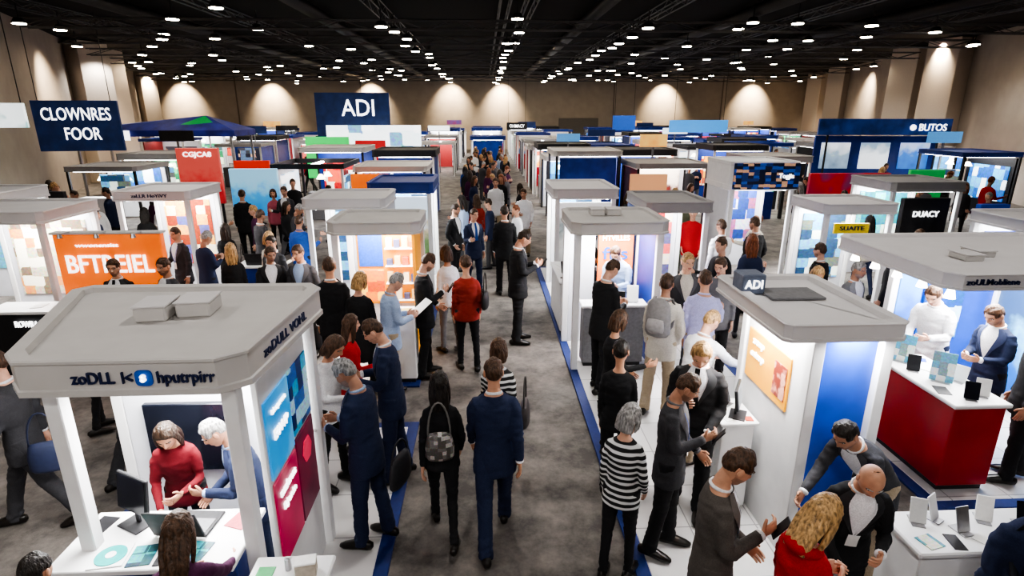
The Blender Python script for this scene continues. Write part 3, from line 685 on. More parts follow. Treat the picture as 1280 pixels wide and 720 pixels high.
disc(-2.33,3.02,.98,TEAL); leaflet(-2.56,3.32,.98,-10,DARK,.12,.15,"black tablet lying on a counter","tablet"); leaflet(-2.14,3.02,.98,8,gmat([(.02,.1,.12),(.05,.4,.4),(.02,.05,.08)],12,.1,"cells"),.14,.18); leaflet(-1.98,3.02,.98,5,DARK,.13,.18,"black tablet lying on a counter","tablet"); leaflet(-1.82,3.04,.98,-8,gmat([(.02,.1,.12),(.05,.4,.4),(.02,.05,.08)],12,.1,"cells"),.13,.17); leaflet(-1.66,3.33,.98,-20,mat((.5,.1,.12),.5),.14,.18)
monitor(-2.34,3.31,.98,-28,.3,.26); laptop(-1.98,3.3,.98,175)
b=thing("small_box","small pale box on a counter","box",(-1.10,2.86,.95),10); part("box_body",b,boxm(.12,.08,.09,.006),mat((.45,.4,.33),.6)); part("lid",b,boxm(.125,.085,.012,.003),PAPER,(0,0,.09))
b=thing("pump_bottle","small clear pump bottle on a counter","bottle",(-1.22,2.9,.95)); part("bottle_body",b,cylm(.02,.018,.08,16),CHROME); part("pump",b,boxm(.04,.01,.012,.003),WHITE,(.01,0,.08)); 
leaflet(-1.35,2.85,.95,0,GREEN,.1,.14)
monitor(2.25,4.54,.98,60,.28,.2,gmat([(.1,.1,.12),(.3,.35,.4),(.1,.1,.1)],6,.2)); stand(2.22,4.76,.98,40,SCRD,.14,.2); leaflet(2.13,4.48,.98,20,PAPER,.07,.09); leaflet(2.32,4.47,.98,-5,mat((.6,.1,.05),.5),.07,.08)
for i,(x,y,rz,m) in enumerate([(4.54,5.62,-50,gmat([(.1,.35,.5),(.7,.75,.7),(.2,.3,.3)],14,.1,"cells")),(4.6,5.12,-40,gmat([(.15,.4,.55),(.7,.75,.75),(.2,.3,.35)],14,.1,"cells")),(4.5,5.38,-30,DARK),(4.76,4.8,-35,PAPER),(4.6,4.74,-30,SCRD),(4.78,5.1,-60,PAPER)]): stand(x,y,.98,rz,m,.2 if i<2 else .12,.3 if i<2 else .17)
leaflet(4.72,5.36,.98,30,PAPER); leaflet(4.46,4.92,.98,-20,DARK,.12,.18); leaflet(4.76,5.65,.98,60,BLUE,.1,.15)
for (x,y,rz,m) in ((2.87,3.12,-20,PAPER),(3.1,3.02,10,CHROME),(3.33,3.12,-25,PAPER),(3.0,3.15,30,WHITE),(3.55,3.05,-10,SCRD)): stand(x,y,.96,rz,m,.1,.17)
leaflet(2.82,2.93,.96,15,gmat([(.1,.3,.35),(.6,.6,.5),(.1,.1,.1)],14,.1,"cells"),.12,.12); leaflet(2.98,2.92,.96,-10,DARK,.08,.14,"black phone lying on a table","phone"); leaflet(3.2,2.92,.96,30,PAPER,.12,.14)
monitor(1.35,9.2,.95,40,.26,.2); laptop(1.8,7.79,.98,170); stand(2.1,7.8,.98,-10,PAPER); leaflet(1.36,9.7,.95,20,PAPER); leaflet(1.36,10.0,.95,20,PAPER); leaflet(-1.09,7.4,1.03,10,mat((.6,.5,.1),.5))
laptop(-4.15,10.4,.95,180); leaflet(-6.3,8.0,.98,10,PAPER)
B,bx,by=kiosk("grey-canopied kiosk with orange shelves and blue panel",rect(-2.15,-.88,7.65,8.75),2.02,2.2,[(-2.05,7.8),(-2.05,8.65),(-.98,8.65)],light=20)
panel(B,(bx,by),-2.0,-1.0,8.62,8.68,.03,2.0,WALLW)
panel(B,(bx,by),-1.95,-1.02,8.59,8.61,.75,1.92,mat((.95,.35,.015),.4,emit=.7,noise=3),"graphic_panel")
for k in range(4):
    z=.82+k*.27; panel(B,(bx,by),-1.52,-1.04,8.46,8.59,z,z+.02,WHITE,"shelf")
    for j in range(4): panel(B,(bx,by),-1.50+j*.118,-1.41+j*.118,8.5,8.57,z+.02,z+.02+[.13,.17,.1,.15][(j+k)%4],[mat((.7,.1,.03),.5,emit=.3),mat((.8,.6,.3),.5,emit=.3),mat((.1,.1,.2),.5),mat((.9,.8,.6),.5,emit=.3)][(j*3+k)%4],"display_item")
panel(B,(bx,by),-1.92,-1.56,8.56,8.575,1.35,1.88,mat((.02,.1,.55),.4,emit=.6),"graphic_tile"); panel(B,(bx,by),-1.92,-1.56,8.56,8.575,.8,1.3,gmat([(.9,.25,.02),(.95,.6,.1),(.6,.1,.02)],6,.7,"cells"),"graphic_tile")
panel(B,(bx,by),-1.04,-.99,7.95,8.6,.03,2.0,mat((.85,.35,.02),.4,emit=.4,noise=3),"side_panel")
K,kx,ky=kiosk("grey-canopied kiosk with open posts and an orange sign",rect(1.15,2.5,7.5,8.8),2.02,2.2,[(1.25,7.62),(2.38,7.62),(1.25,8.7),(2.4,8.7)],light=26)
panel(K,(kx,ky),1.75,2.3,8.68,8.72,1.0,1.95,ORANGE,"sign_board"); letters(K,"HTVILLES",.42,.08,(2.02-kx,8.67-ky,1.7)); letters(K,"ffis",.4,.2,(2.02-kx,8.67-ky,1.45),m=TXB)
panel(K,(kx,ky),1.3,1.7,8.68,8.72,.03,1.95,WALLW)
panel(K,(kx,ky),2.36,2.42,7.7,8.6,.03,1.98,BLUED,"side_panel")
for x in (1.62,1.86): 
    b=thing("junction_box","small grey box resting on a kiosk canopy","box",(x,8.3,2.165)); part("box_body",b,boxm(.2,.24,.09,.01),ROOF); part("lid",b,boxm(.21,.25,.01,.003),FASC,(0,0,.09))
Dk,dx,dy=kiosk("grey-canopied kiosk with blue wall and orange poster",rect(2.12,3.05,3.72,5.05,.05),2.02,2.16,[(2.45,3.86),(2.98,3.86),(2.45,4.95),(2.98,4.95)],light=9,fm=FASC)
panel(Dk,(dx,dy),2.43,2.47,3.9,4.92,.03,1.99,WHITE,"side_panel"); panel(Dk,(dx,dy),2.52,2.94,3.88,3.93,.03,1.99,BLUE,"blue_wall",bev=.01)
panel(Dk,(dx,dy),2.94,3.0,3.9,4.92,.03,1.99,BLUED,"side_panel")
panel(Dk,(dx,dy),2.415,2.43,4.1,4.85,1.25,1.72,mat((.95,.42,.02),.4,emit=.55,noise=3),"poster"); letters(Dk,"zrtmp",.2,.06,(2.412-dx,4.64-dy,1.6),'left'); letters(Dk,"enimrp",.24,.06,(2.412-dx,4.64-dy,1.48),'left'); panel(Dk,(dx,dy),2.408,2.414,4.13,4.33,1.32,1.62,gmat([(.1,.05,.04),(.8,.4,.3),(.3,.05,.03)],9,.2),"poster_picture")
letters(Dk,"psurm sanmae",.5,.05,(2.412-dx,4.5-dy,1.82),'left',TXD)
L=bpy.data.lights.new("panel_spot","AREA"); L.energy=26; L.size=.3; o=bpy.data.objects.new("panel_spot",L); COL.objects.link(o); o.location=(2.2,4.4,1.98)
L=bpy.data.lights.new("panel_spot","AREA"); L.energy=18; L.size=.25; o=bpy.data.objects.new("panel_spot",L); COL.objects.link(o); o.location=(2.74,3.79,1.985)
s=thing("sign_block","small grey block sign with white lettering","sign",(2.24,4.62,2.13),0); part("sign_body",s,boxm(.2,.2,.17,.01),mat((.14,.17,.24),.5)); letters(s,"ADI",.15,.075,(0,-.102,.085)); 
thing("hatch_plate","flat grey plate on a kiosk canopy","plate",(2.55,4.5,2.13),0,None,boxm(.45,.3,.02,.004),GREYM)
E,ex,ey=kiosk("wide grey-canopied kiosk with blue walls and lettering",rect(4.2,6.6,4.8,6.65,.12),2.04,2.2,[(4.95,6.5),(6.3,6.5),(6.4,4.9)],light=28,fm=FASC)
panel(E,(ex,ey),4.95,6.3,6.5,6.57,.03,2.0,BLUE,"back_panel"); panel(E,(ex,ey),5.35,5.85,6.45,6.495,.9,1.9,gmat([(.01,.06,.25),(.03,.2,.5),(.4,.6,.75)],5,.7,"cells"),"graphic_panel"); panel(E,(ex,ey),5.0,5.3,6.45,6.495,.7,1.9,gmat([(.02,.05,.3),(.05,.15,.55),(.1,.3,.7)],4,.6,"grad"),"graphic_panel"); panel(E,(ex,ey),6.3,6.36,5.0,6.5,.3,1.95,gmat([(.01,.04,.2),(.02,.15,.5),(.2,.5,.7),(.05,.1,.2)],3,.8,"grad"),"graphic_panel")
letters(E,"zoULMobliene",.5,.055,(4.60-ex,4.808-ey,2.09),'front',TXD)
for k in range(5): part("spot_lamp",E,cylm(.05,.03,.08,12),mat((1,.9,.75),.5,emit=12,var=.01),(4.34-ex,4.95+k*.36-ey,1.90))
for x,y in((4.9,5.5),(5.15,5.65)):
    b=thing("junction_box","small grey box resting on a kiosk canopy","box",(x,y,2.165)); part("box_body",b,boxm(.2,.24,.06,.01),ROOF); part("lid",b,boxm(.21,.25,.01,.003),FASC,(0,0,.06))
def midbooth(x0,x1,y0,y1,zb,zt,lab,back,text=None,fm=None,side=None,tm=None,light=15,base=0.0,front=None,tw=.45):
    r,cx,cy=kiosk(lab,rect(x0,x1,y0,y1,.08),zb,zt,[(x0+.1,y0+.1),(x1-.1,y0+.1),(x0+.1,y1-.1),(x1-.1,y1-.1)],base,fm or FASC,.08,light)
    part("back_panel",r,boxm(x1-x0-.3,.05,zb-.02-base,.005),WALLW,(0,(y1-y0)/2-.1,0)); part("graphic_panel",r,boxm(x1-x0-.5,.02,zb-.75,.003),back,(0,(y1-y0)/2-.14,.6))
    if side: part("side_panel",r,boxm(.05,y1-y0-.3,zb-.02-base,.005),side,((x1-x0)/2*(1 if (x0+x1)<0 else -1)*.93,0,0))
    if front: part("front_screen",r,boxm(x1-x0-.25,.06,zb-.85,.01),front,(0,-(y1-y0)/2+.12,.75)); part("front_base",r,boxm(x1-x0-.25,.1,.7,.01),WHITE,(0,-(y1-y0)/2+.12,0))
    if text: letters(r,text,(x1-x0)*tw,(zt-zb)*.33,(0,-(y1-y0)/2+.005,(zb+zt)/2-base),'front',tm or TXD)
    return r,cx,cy
midbooth(-6.7,-5.3,10.6,12.,2.07,2.25,"grey-canopied booth with lettered fascia",gmat([(.3,.05,.02),(.8,.4,.1),(.1,.1,.3),(.8,.7,.5)],5,.8,"cells"),"zaLLR HoYiVY")
midbooth(-2.95,-1.6,9.3,10.6,2.1,2.28,"grey-canopied booth with pale panels",SCREEN,side=WALLW)
midbooth(-2.3,-1.0,11.3,12.9,2.08,2.3,"booth with a wide landscape screen",SCREEN,fm=BLUED,front=gmat([(.01,.02,.01),(.12,.2,.08),(.4,.35,.25),(.55,.65,.75)],4.5,1.1,"grad"),base=.03)
midbooth(1.25,2.5,10.6,12.2,2.05,2.25,"grey-canopied booth with a tall pale screen",SCREEN,front=gmat([(.2,.2,.2),(.55,.55,.53),(.25,.3,.3),(.7,.7,.7)],2.6,.7,"grad"),base=.03)
midbooth(2.62,3.75,9.2,10.7,2.02,2.2,"grey-canopied booth with red panels",gmat([(.3,.02,.02),(.6,.1,.1),(.1,.1,.2),(.7,.6,.5)],5,.8,"cells"),side=BLUED,fm=ROOFD)
r,cx,cy=midbooth(5.2,6.7,12.1,13.6,2.0,2.6,"booth with a dark illustrated banner fascia",gmat([(.02,.05,.2),(.05,.1,.4),(.3,.1,.2),(.5,.5,.6)],4,.7,"cells"),None,fm=WHITE,side=WALLW)
part("banner_screen",r,boxm(1.42,.04,.54,.004),gmat([(.004,.006,.02),(.008,.02,.09),(.015,.05,.22),(.35,.2,.12)],8.,1.,"cells",(1,1,2)),(0,-.77,2.03)); letters(r,"Togjis",.32,.10,(.42,-.80,2.3))
r,cx,cy=midbooth(5.6,6.9,9.2,10.4,1.97,2.15,"grey-canopied booth with a yellow sign",SCREEN)
part("sign_panel",r,boxm(.6,.04,.17,.004),mat((.6,.45,.03),.4,emit=.3),(-.1,-.5,1.64)); letters(r,"SUAITE",.42,.07,(-.1,-.53,1.725),m=TXD)
midbooth(-8.2,-6.45,8.6,10.,2.03,2.22,"pale booth with glowing shelves",gmat([(.5,.45,.35),(.9,.85,.7),(.2,.15,.1),(.7,.3,.1)],6,.8,"cells"),light=20)
midbooth(-10.2,-8.5,10.4,11.8,2.03,2.25,"pale-canopied booth with graphic wall",gmat([(.1,.3,.4),(.6,.6,.5),(.1,.2,.1)],4,.8,"cells"))
midbooth(7.4,9.,7.2,8.5,2.0,2.18,"grey-canopied booth with dark panel",BLUED)
midbooth(8.2,9.8,11.3,12.8,2.05,2.25,"grey-canopied booth with teal panel",gmat([(.02,.2,.25),(.1,.5,.5),(.6,.7,.6)],4,.8,"cells"),fm=ROOFD)
def sign(x,y,w,z0,z1,m,texts,lab,rz=0,depth=.12,legs=True,tm=None,cat="sign",hang=False):
    r=thing("sign_board",lab,cat,(x,y,z1 if hang else 0),rz); oz=-z1 if hang else 0
    part("board",r,boxm(w,depth,z1-z0,.01),m,(0,0,z0+oz))
    if hang:
        for s in(-1,1): part("suspension_cable",r,boxm(.02,.02,6.98-z1,0),BLACKM,(s*w*.42,0,0))
    elif legs:
        for s in(-1,1): part("leg",r,boxm(.06,.06,z0,.004),BLACKM,(s*w*.42,0,0))
    for t,tw,th,tx,tz in texts: letters(r,t,tw,th,(tx,-depth/2-.012,tz+oz),'front',tm)
    return r
o=sign(-5.45,8.45,1.5,.95,1.92,ORANGE,[("BFTREIEL",1.22,.27,-.02,1.47),("wwonentitt",.6,.05,-.15,1.76)],"glowing orange sign board with white lettering")
part("top_rail",o,boxm(1.56,.16,.03,.006),ROOF,(0,0,1.92))
for s in (-1,0,1): part("spot_arm",o,boxm(.015,.2,.015,0),CHROME,(s*.5,-.15,1.95)); part("spot_head",o,cylm(.04,.025,.06,10),CHROME,(s*.5,-.26,1.91))
sign(-15.0,22.9,2.85,2.2,4.0,NAVYS,[("CLOWNRES",2.3,.45,0,3.5),("FOOR",1.2,.45,.1,2.8)],"large navy hanging sign with white lettering",8,hang=True)
sign(-6.45,30,3.6,2.3,4.5,NAVYS,[("ADI",1.6,.8,.3,3.75)],"tall navy sign tower with white lettering")
o=sign(-5.2,28.4,4.4,1.2,3.0,gmat([(.75,.85,.9),(.95,.97,1),(.15,.3,.45),(.85,.9,.95)],1.6,2.,"cells"),[],"bright white-lit display wall with pictures",legs=False); part("plinth",o,boxm(4.4,.5,1.2,0),WHITE)
o=sign(15.3,22.2,4.9,2.75,3.35,mat((.02,.05,.2),.4,emit=.3,noise=2,var=.5),[("BUTOS",1.0,.26,1.75,3.02)],"long blue banner fascia with white lettering",-6)
part("emblem",o,cylm(.11,.11,.03,20),TXW,(1.02,-.07,3.03),(90,0,0))
o=sign(15.3,22.6,4.6,.2,2.7,BLUED,[],"blue stand wall with three lit picture panels",-6)
for k,c in enumerate(([(.05,.1,.2),(.3,.4,.5),(.8,.85,.9)],[(.6,.65,.7),(.85,.9,.95),(.3,.4,.5)],[(.02,.05,.2),(.05,.2,.6),(.5,.6,.8)])): part("picture_panel",o,boxm(1.1,.04,1.0,0),gmat(c,3,1.1,"grad"),(-1.5+k*1.5,-.09,1.45))
sign(-14.1,18.6,.8,3.15,3.85,gmat([(.6,.7,.7),(.85,.9,.9),(.3,.5,.5)],2.,1.4),[],"pale glowing hanging screen",10,hang=True)
sign(8.3,10.5,.9,1.2,2.05,DARK,[("DUACY",.5,.11,0,1.75)],"black sign panel with white lettering")
sign(9.1,9.9,.55,1.68,2.02,BLUE,[("ARTIVE",.42,.09,0,1.86)],"small blue sign with white lettering")
sign(10.6,16.5,2.4,.9,1.9,gmat([(.02,.03,.12),(.5,.03,.03),(.03,.05,.2)],.8,.5),[],"dark panel with red swoosh")
sign(13.6,17.4,1.1,.9,1.9,mat((.03,.4,.1),.4,emit=.6,noise=2),[],"green illustrated standing panel")
sign(-10.2,13.4,1.6,.3,1.9,DARK,[("ROK LLS",1.2,.2,0,1.4)],"black curtain panel with white lettering")
sign(-6.4,16.5,1.3,.8,2.1,gmat([(.02,.1,.4),(.05,.35,.7),(.3,.6,.8)],3,.8,"grad"),[],"bright blue illustrated standing panel")
sign(-8.3,17.5,1.2,1.,2.6,gmat([(.01,.01,.02),(.5,.04,.04),(.6,.1,.08)],4,.9,"grad"),[("CGJCA8",.8,.14,0,2.42)],"dark illustrated sign tower with red picture")
sign(-6.6,25.3,1.8,.9,2.6,mat((.03,.55,.12),.4,emit=1.3,noise=2),[],"bright green glowing standing panel")
sign(-4.6,24.2,1.2,.9,2.5,mat((.6,.04,.04),.4,emit=.7,noise=2),[],"bright red glowing standing panel")
sign(-3.1,15.9,1.0,.4,2.0,ORANGE,[],"tall orange standing panel"); sign(-8.0,20.6,1.2,.5,2.0,mat((.7,.05,.03),.4,emit=.5),[],"tall red standing panel")
sign(4.4,15.5,1.0,.5,2.0,gmat([(.6,.03,.05),(.3,.02,.05),(.8,.4,.2)],4,.5,"grad"),[],"red illustrated standing panel")
sign(8.,34,1.3,2.6,3.4,mat((.03,.1,.4),.4,emit=.8),[],"glowing blue overhead banner",hang=True); sign(2.4,44,1.5,2.35,2.85,DARK,[("OHMACY",1.1,.22,0,2.6)],"black overhead sign with white lettering",hang=True)
sign(10.9,30,3.0,2.6,3.2,mat((.05,.25,.6),.4,emit=1.3),[],"long glowing blue overhead banner",hang=True)
t=thing("tent_canopy","low dark blue tent canopy with green patch","tent",(-14,27,0))
V=[(-3.4,-1.2,2.85),(3.4,-1.2,2.85),(3.4,1.2,2.85),(-3.4,1.2,2.85),(-3.4,-1.2,2.6),(3.4,-1.2,2.6),(3.4,1.2,2.6),(-3.4,1.2,2.6),(-1.8,0,3.1),(1.8,0,3.45)]
part("tent_roof",t,mk(V,[(0,1,9,8),(1,2,9),(2,3,8,9),(3,0,8),(0,4,5,1),(1,5,6,2),(2,6,7,3),(3,7,4,0)]),mat((.02,.03,.2),.5,emit=.25,noise=2,var=.4))
part("green_patch",t,mk([(1.0,-.75,3.08),(2.5,-.75,3.06),(1.8,-.1,3.44)],[(0,1,2)]),GREEN)
for x in(-3.2,3.2):
    for y in(-1.1,1.1): part("tent_leg",t,boxm(.08,.08,2.6,0),CHROME,(x,y,0))
part("fascia_board",t,boxm(2.4,.05,.4,0),TXW,(-2.1,-1.25,2.45)); letters(t,"LABAVONE",1.2,.18,(-2.3,-1.29,2.65),m=TXD)
# ---------------------------------------------------------------- generic booths
VAR=[]
GC=[([(.02,.1,.35),(.1,.4,.7),(.8,.85,.9),(.05,.2,.4)],"blue"),([(.6,.1,.02),(.9,.4,.05),(.9,.8,.6),(.4,.1,.05)],"orange"),([(.8,.82,.85),(.5,.7,.8),(.2,.3,.4),(.85,.85,.85)],"pale"),([(.4,.02,.02),(.7,.1,.05),(.1,.02,.02),(.8,.7,.6)],"red"),([(.02,.2,.08),(.1,.5,.2),(.7,.8,.6),(.05,.1,.1)],"green"),([(.02,.02,.03),(.1,.15,.25),(.5,.3,.2),(.05,.05,.06)],"dark")]
NB=14
random.seed(5)
for i in range(NB):
    w,d=2.25,2.15; cols,cn=GC[i%len(GC)]; hz=[1.95,2.15,1.8,2.0,2.3][i%5]
    op=i%3==2
    r=thing("exhibition_booth",("open-topped exhibition booth with %s screens" if op else "flat-canopied exhibition booth with %s graphic panels")%cn,"exhibition booth",(0,-20,0),0,"rows of exhibition booths")
    fm=[FASC,ROOFD,BLUED,ROOF,ROOFD,BLACKM,BLUED][(i*5)%7]
    if op:
        for sy in (-1,1): part("frame_rail",r,boxm(w,.08,.14,0),fm,(0,sy*(d/2-.05),hz))
        for sx in (-1,1): part("frame_rail",r,boxm(.08,d-.18,.14,0),fm,(sx*(w/2-.05),0,hz))
        part("light_bar",r,boxm(w-.4,.12,.05,0),mat((1,.98,.95),.5,emit=16,var=.01),(0,.1,hz+.02))
    else:
        part("canopy",r,canopym(rect(-w/2,w/2,-d/2,d/2,.1),hz,hz+[.16,.22,.13][i%3]),fm)
        part("ceiling_light",r,boxm(w-.4,d-.4,.02,0),mat((1,.98,.95),.5,emit=10,var=.01),(0,0,hz-.03))
    for sx in(-1,1):
        for sy in(-1,1): part("post",r,boxm(.07,.07,hz,0),WHITE if i%3 else BLACKM,(sx*(w/2-.1),sy*(d/2-.1),0))
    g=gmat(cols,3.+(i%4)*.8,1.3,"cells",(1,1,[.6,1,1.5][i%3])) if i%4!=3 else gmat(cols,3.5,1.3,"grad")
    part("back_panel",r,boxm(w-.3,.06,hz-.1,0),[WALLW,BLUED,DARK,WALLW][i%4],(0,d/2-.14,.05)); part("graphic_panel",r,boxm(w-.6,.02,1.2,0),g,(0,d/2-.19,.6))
    if i%2: part("side_panel",r,boxm(.05,d-.4,hz-.1,0),BLUE if i%4==1 else mat((.4,.05,.05),.5),((w/2-.14)*(1 if i%4==1 else -1),0,.05))
    else: part("display_screen",r,boxm(.9,.05,.6,0),SCREEN,(.3,-d/2+.25,1.1)); part("screen_stand",r,boxm(.1,.1,1.1,0),BLACKM,(.3,-d/2+.28,0))
    part("counter",r,boxm(.9,.4,.95,.01),[WHITE,GREYM,BLUED,RED][i%4],(-.5,-d/2+.4,0))
    if i%2==0:
        for q in(-.5,.3): part("pendant_lamp",r,cylm(.14,.05,.14,12),mat((1,.9,.7),.5,emit=6,var=.01),(q,-.2,hz-.35))
    VAR.append(r)
def xlim(y): return -16.7-(y-22.6)*.428+2.2, 22.2+(y-24.8)*.295-2.
EXC=[(-6.45,30,3.4,1.6),(-5.2,28.4,3.6,1.6),(-15,22.9,2.6,1.3),(-14,27,4.8,2.6),(15.3,22.4,4.,1.9),(-8.3,17.5,1.8,1.3),(-6.6,25.3,2.1,1.3),(-4.6,24.2,1.8,1.3),(-8,20.6,1.8,1.3),(10.6,16.5,2.4,1.3),(13.6,17.4,1.8,1.3),(23.1,29.3,2.4,2.4),(24.2,33.5,2.4,2.4),(29,48,2.4,2.4),(-20.5,32.6,2.6,2.6),(-22,36.5,2.6,2.6)]
spots=[]
for ci,cx in enumerate([-2.75,-5.2,-9.6,-12.1,-16.5,-19,-23.4,-25.9,3.2,5.6,10.,12.5,17.,19.4,24,26.4,.25]):
    y=(18.0 if abs(cx)<6 else 20.)+(ci%3)*.5
    if cx==.25: y=36.5
    while y<55:
        lo_,hi_=xlim(y)
        if lo_<cx<hi_ and not any(abs(cx-a)<c and abs(y-b)<d for a,b,c,d in EXC) and (random.random()>.08 or cx==.25): spots.append((cx+random.uniform(-.06,.06),y))
        y+=random.choice([2.6,2.75,3.1]) if y<35 else 3.6
for n,(x,y) in enumerate(spots):
    r=random.choice([0,0,90,-90,0])
    if n<NB:
        v=VAR[n]; v.location=(x,y,0); v.rotation_euler=(0,0,radians(r)); continue
    clone(VAR[random.randrange(NB)],(x,y,0),r)
hm=[NAVYS,mat((.1,.3,.6),.4,emit=.8),mat((.85,.9,.95),.4,emit=1.3),gmat([(.8,.3,.05),(.95,.6,.2),(.2,.1,.3)],3,.8,"grad"),DARK,gmat([(.4,.02,.02),(.1,.1,.3),(.6,.5,.4)],3,.8,"grad")]
for n,(x,y) in enumerate(spots):
    if random.random()<.15 and abs(x)>1:
        k=random.randrange(6); lb=["navy","light blue","white","orange patterned","black","red patterned"][k]
        o=thing("header_sign","%s header sign raised above a booth"%lb,"sign",(x,y+1.25,0),0,"header signs above booths"); part("board",o,boxm(random.choice([.9,1.3]),.06,random.choice([.3,.4]),0),hm[k],(0,0,2.5)); part("pole",o,boxm(.06,.06,2.5,0),GREYM)
tops=['black','navy','charcoal','white','lightblue','grey','red','black','navy','blue','cream','purple','black','charcoal','black']
random.seed(21)
def crowd(x,y):
    if any(abs(x-a)<.55 and abs(y-b)<.55 for a,b in [(q[0].location.x,q[0].location.y) for q in PEOPLE]): return
    if any(abs(x-a)<1.3 and abs(y-b)<1.25 for a,b in spots): return
    D,sx=random.choice(LOWS); hs="long" if sx=='f' else "short"; tp=random.choice(tops); bt=random.choice(['black','charcoal','navy','grey'])
    o=thing("person","small standing person in %s top and %s trousers"%(tp,bt),"person",(x,y,FZ(x,y)),random.uniform(0,360),"visitors in the aisles",D[hs],[random.choice(SKM),cloth(tp),cloth(bt),DARK,hairm(random.choice(list(HC)))])
    s=random.uniform(.94,1.05); o.scale=(s,s,s); PEOPLE.append((o,D))
lanes=[(-7.4,.7),(-14.3,.6),(-21.2,.6),(.1,.9),(.1,.9),(7.8,.7),(14.8,.7),(21.7,.6),(.1,.9)]
for n in range(280):
    cx,sp=random.choice(lanes); y=17.5+ (random.random()**1.3)*34; lo_,hi_=xlim(y)
    if abs(cx)<1 and y>35: y=18+random.random()*17
    x=cx+random.uniform(-sp,sp)
    if not(lo_<x<hi_) or any(abs(x-a)<c*.8 and abs(y-b)<.9 for a,b,c,d in EXC): continue
    crowd(x,y)
for x,y in [(-7.3,12.6),(-7.6,13.8),(-8.4,15.),(-3.4,13.6),(-3.8,14.4),(-2.9,14.6),(-7.9,11.9),(-8.9,13.5),(-11.5,16.),(-12.2,17.2),(3.6,14.5),(6.9,14.8),(7.4,15.6),(7.9,13.9),(7.6,10.9),(11.6,15.),(12.4,15.8),(13.4,15.6),(14.8,16.4),(12.9,14.2),(9.2,14.4),(10.2,18.),(-.5,13.2),(.1,13.4),(.7,12.6),(.6,17.5),(-.4,17.6),(1.,16.2),(3.2,14.0),(9.4,9.2),(-4.6,13.4),(-6.2,13.2),(-4.4,16.4),(-5.4,16.6),(-1.9,15.4),(-1.6,14.2),(4.9,14.6),(5.8,16.2),(2.2,14.6),(1.9,15.8),(-9.6,15.2),(-10.9,14.4),(-13.2,18.2),(-4.7,9.6),(-5.0,12.7),(8.8,15.8),(6.6,16.2),(6.2,8.2),(7.6,9.6),(-7.6,6.9),(3.6,8.4),(4.2,8.7),(6.4,7.5),(-6.8,14.6),(-2.3,16.3),(3.5,11.6),(4.2,11.4),(6.9,11.4),(-3.1,12.4),(-4.1,12.6)]: crowd(x,y)
# ---------------------------------------------------------------- ceiling
def bar(a,b,r): return tube([a,b],[r,r],4)
def trussm(L):
    ch=[];wb=[];h=.28
    for x in(-.15,.15):
        for z in(-h,0): ch.append(bar((x,-L/2,z),(x,L/2,z),.025))
    n=int(L/.8)
    for i in range(n):
        y=-L/2+i*L/n; y2=y+L/n
        for x in(-.15,.15): wb.append(bar((x,y,-h if i%2 else 0),(x,y2,0 if i%2 else -h),.014))
    return mk(*join(ch)[:2]),mk(*join(wb)[:2])
STEEL=mat((.09,.09,.095),.45); DUCT=mat((.06,.06,.063),.4)
c1,w1=trussm(43); t0=thing("roof_truss","long black steel lattice truss under the ceiling","truss",(-3.4,38,6.98),0,"ceiling trusses"); part("chords",t0,c1,STEEL); part("web",t0,w1,STEEL)
for x in(-14.5,-8.8,.7,1.5,6.0,11.5,17): clone(t0,(x,38,6.98),0)
c2,w2=trussm(30); t1=thing("cross_truss","black steel cross truss under the ceiling","truss",(0,21,6.5),90,"cross trusses"); part("chords",t1,c2,STEEL); part("web",t1,w2,STEEL)
YT=(21,25.5,30.7,36,42,48,54)
for i,y in enumerate(YT):
    lo_,hi_=xlim(y); lo_-=1.0; hi_+=.3; o=t1 if i==0 else clone(t1,(0,y,6.5),90)
    o.location=((lo_+hi_)/2,y,6.5); o.scale=(1,(hi_-lo_)/30,1)
DU=thing("air_duct","long dark round air duct under the ceiling","duct",(-5.6,38,6.76),0,"ceiling ducts"); part("duct_tube",DU,mk(*tube([(0,-21,0),(0,0,0),(0,21,0)],[.2]*3,14),True),DUCT)
for s in range(-3,4): part("duct_hanger",DU,boxm(.03,.03,.15,0),STEEL,(0,s*6.,.12))
for x in(-11.5,3.8,9.,14.5): clone(DU,(x,38,6.78),0)
LAMP=thing("ceiling_lamp","round warm white high-bay ceiling lamp","ceiling lamp",(-3.2,20.5,6.3),0,"ceiling lamps")
part("lens",LAMP,cylm(.18,.18,.02,20),LAMPG); part("housing",LAMP,cylm(.21,.12,.16,20),BLACKM,(0,0,.02)); part("hanger",LAMP,cylm(.02,.02,.42,6),BLACKM,(0,0,.18))
random.seed(3); first=True
cand=[]
for cx in(-3.0,1.1,5.4):
    y=19.5
    while y<57: cand.append((cx+random.uniform(-.25,.25),y)); y+=random.uniform(1.7,2.9)
for cx in(-29,-25,-21,-17,-13,-8.8,-6.5,8.2,11.2,14.2,18.5,23,27):
    y=17.8+random.uniform(0,3)
    while y<57:
        for k in range(2 if random.random()<.35 else 1): cand.append((cx+random.uniform(-1.5,1.5),y+k*.9))
        y+=random.uniform(2.6,5.4)
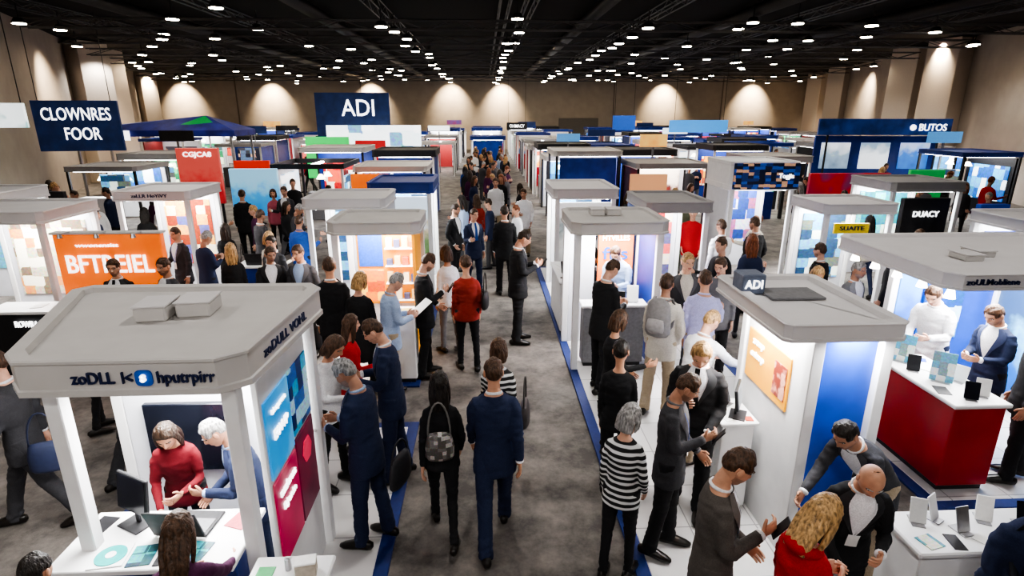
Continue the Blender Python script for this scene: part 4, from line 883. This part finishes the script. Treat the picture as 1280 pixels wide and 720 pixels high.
for i,(x,y) in enumerate(cand):
    lo_,hi_=xlim(y)
    if not(lo_-1<x<hi_+1): continue
    for q in YT:
        if abs(y-q)<.5: y=q+.62
    z=6.3+random.uniform(-.22,.08)
    if first: LAMP.location=(x,y,z); first=False
    else: clone(LAMP,(x,y,z),0)
def spot(x,y,z,e,size=150,col=(1,.88,.72),tgt=None,blend=.6,rad=.25):
    L=bpy.data.lights.new("hall_and_fill_light","SPOT"); L.energy=e; L.spot_size=radians(size); L.spot_blend=blend; L.color=col; L.shadow_soft_size=rad
    o=bpy.data.objects.new("hall_and_fill_light",L); COL.objects.link(o); o.location=(x,y,z)
    if tgt: o.rotation_euler=(Vector(tgt)-Vector((x,y,z))).to_track_quat('-Z','Y').to_euler()
for y in(-1,5,11,17,24,32,41,50):
    for x in (-19,-9,0,9,19) if y>14 else (-6,0.2,6.5):
        spot(x,y,6.2,500 if y>14 else 380,150,(1,.96,.92),rad=.12)
for x,e in((-4,420),(3.5,420)): spot(x,-4.2,5.,e,110,(1,.96,.94),(x*.6,4,1.2),1.,.3)  # fill spots added behind the camera to brighten the front-facing kiosk fascias
for x in(-29,-20.5,-11,-3.2,1.8,9.,18,27): spot(x,58.5,6.75,5200,82,(1,.80,.56),(x,60.1,4.4),1.,.1)
for t in(.12,.3,.5,.7,.86):
    x=-33+t*16.5; y=60-t*38; spot(x+1.7,y,6.75,3000,85,(1,.82,.6),(x,y+.4,3.8),1.,.1)
    x=33-t*10.5; y=60-t*36; spot(x-1.9,y,6.75,3300,85,(1,.82,.6),(x,y+.4,3.8),1.,.1)
W=bpy.data.worlds.new("World"); SC.world=W; W.use_nodes=True; W.node_tree.nodes["Background"].inputs[0].default_value=(.6,.7,.9,1); W.node_tree.nodes["Background"].inputs[1].default_value=.05
cam=bpy.data.cameras.new("camera"); cam.lens=20.25; cam.sensor_width=36; cam.clip_end=300
co=bpy.data.objects.new("camera",cam); COL.objects.link(co); co.location=(0,0,3.6); co.rotation_euler=(radians(73),0,radians(-2.66)); SC.camera=co
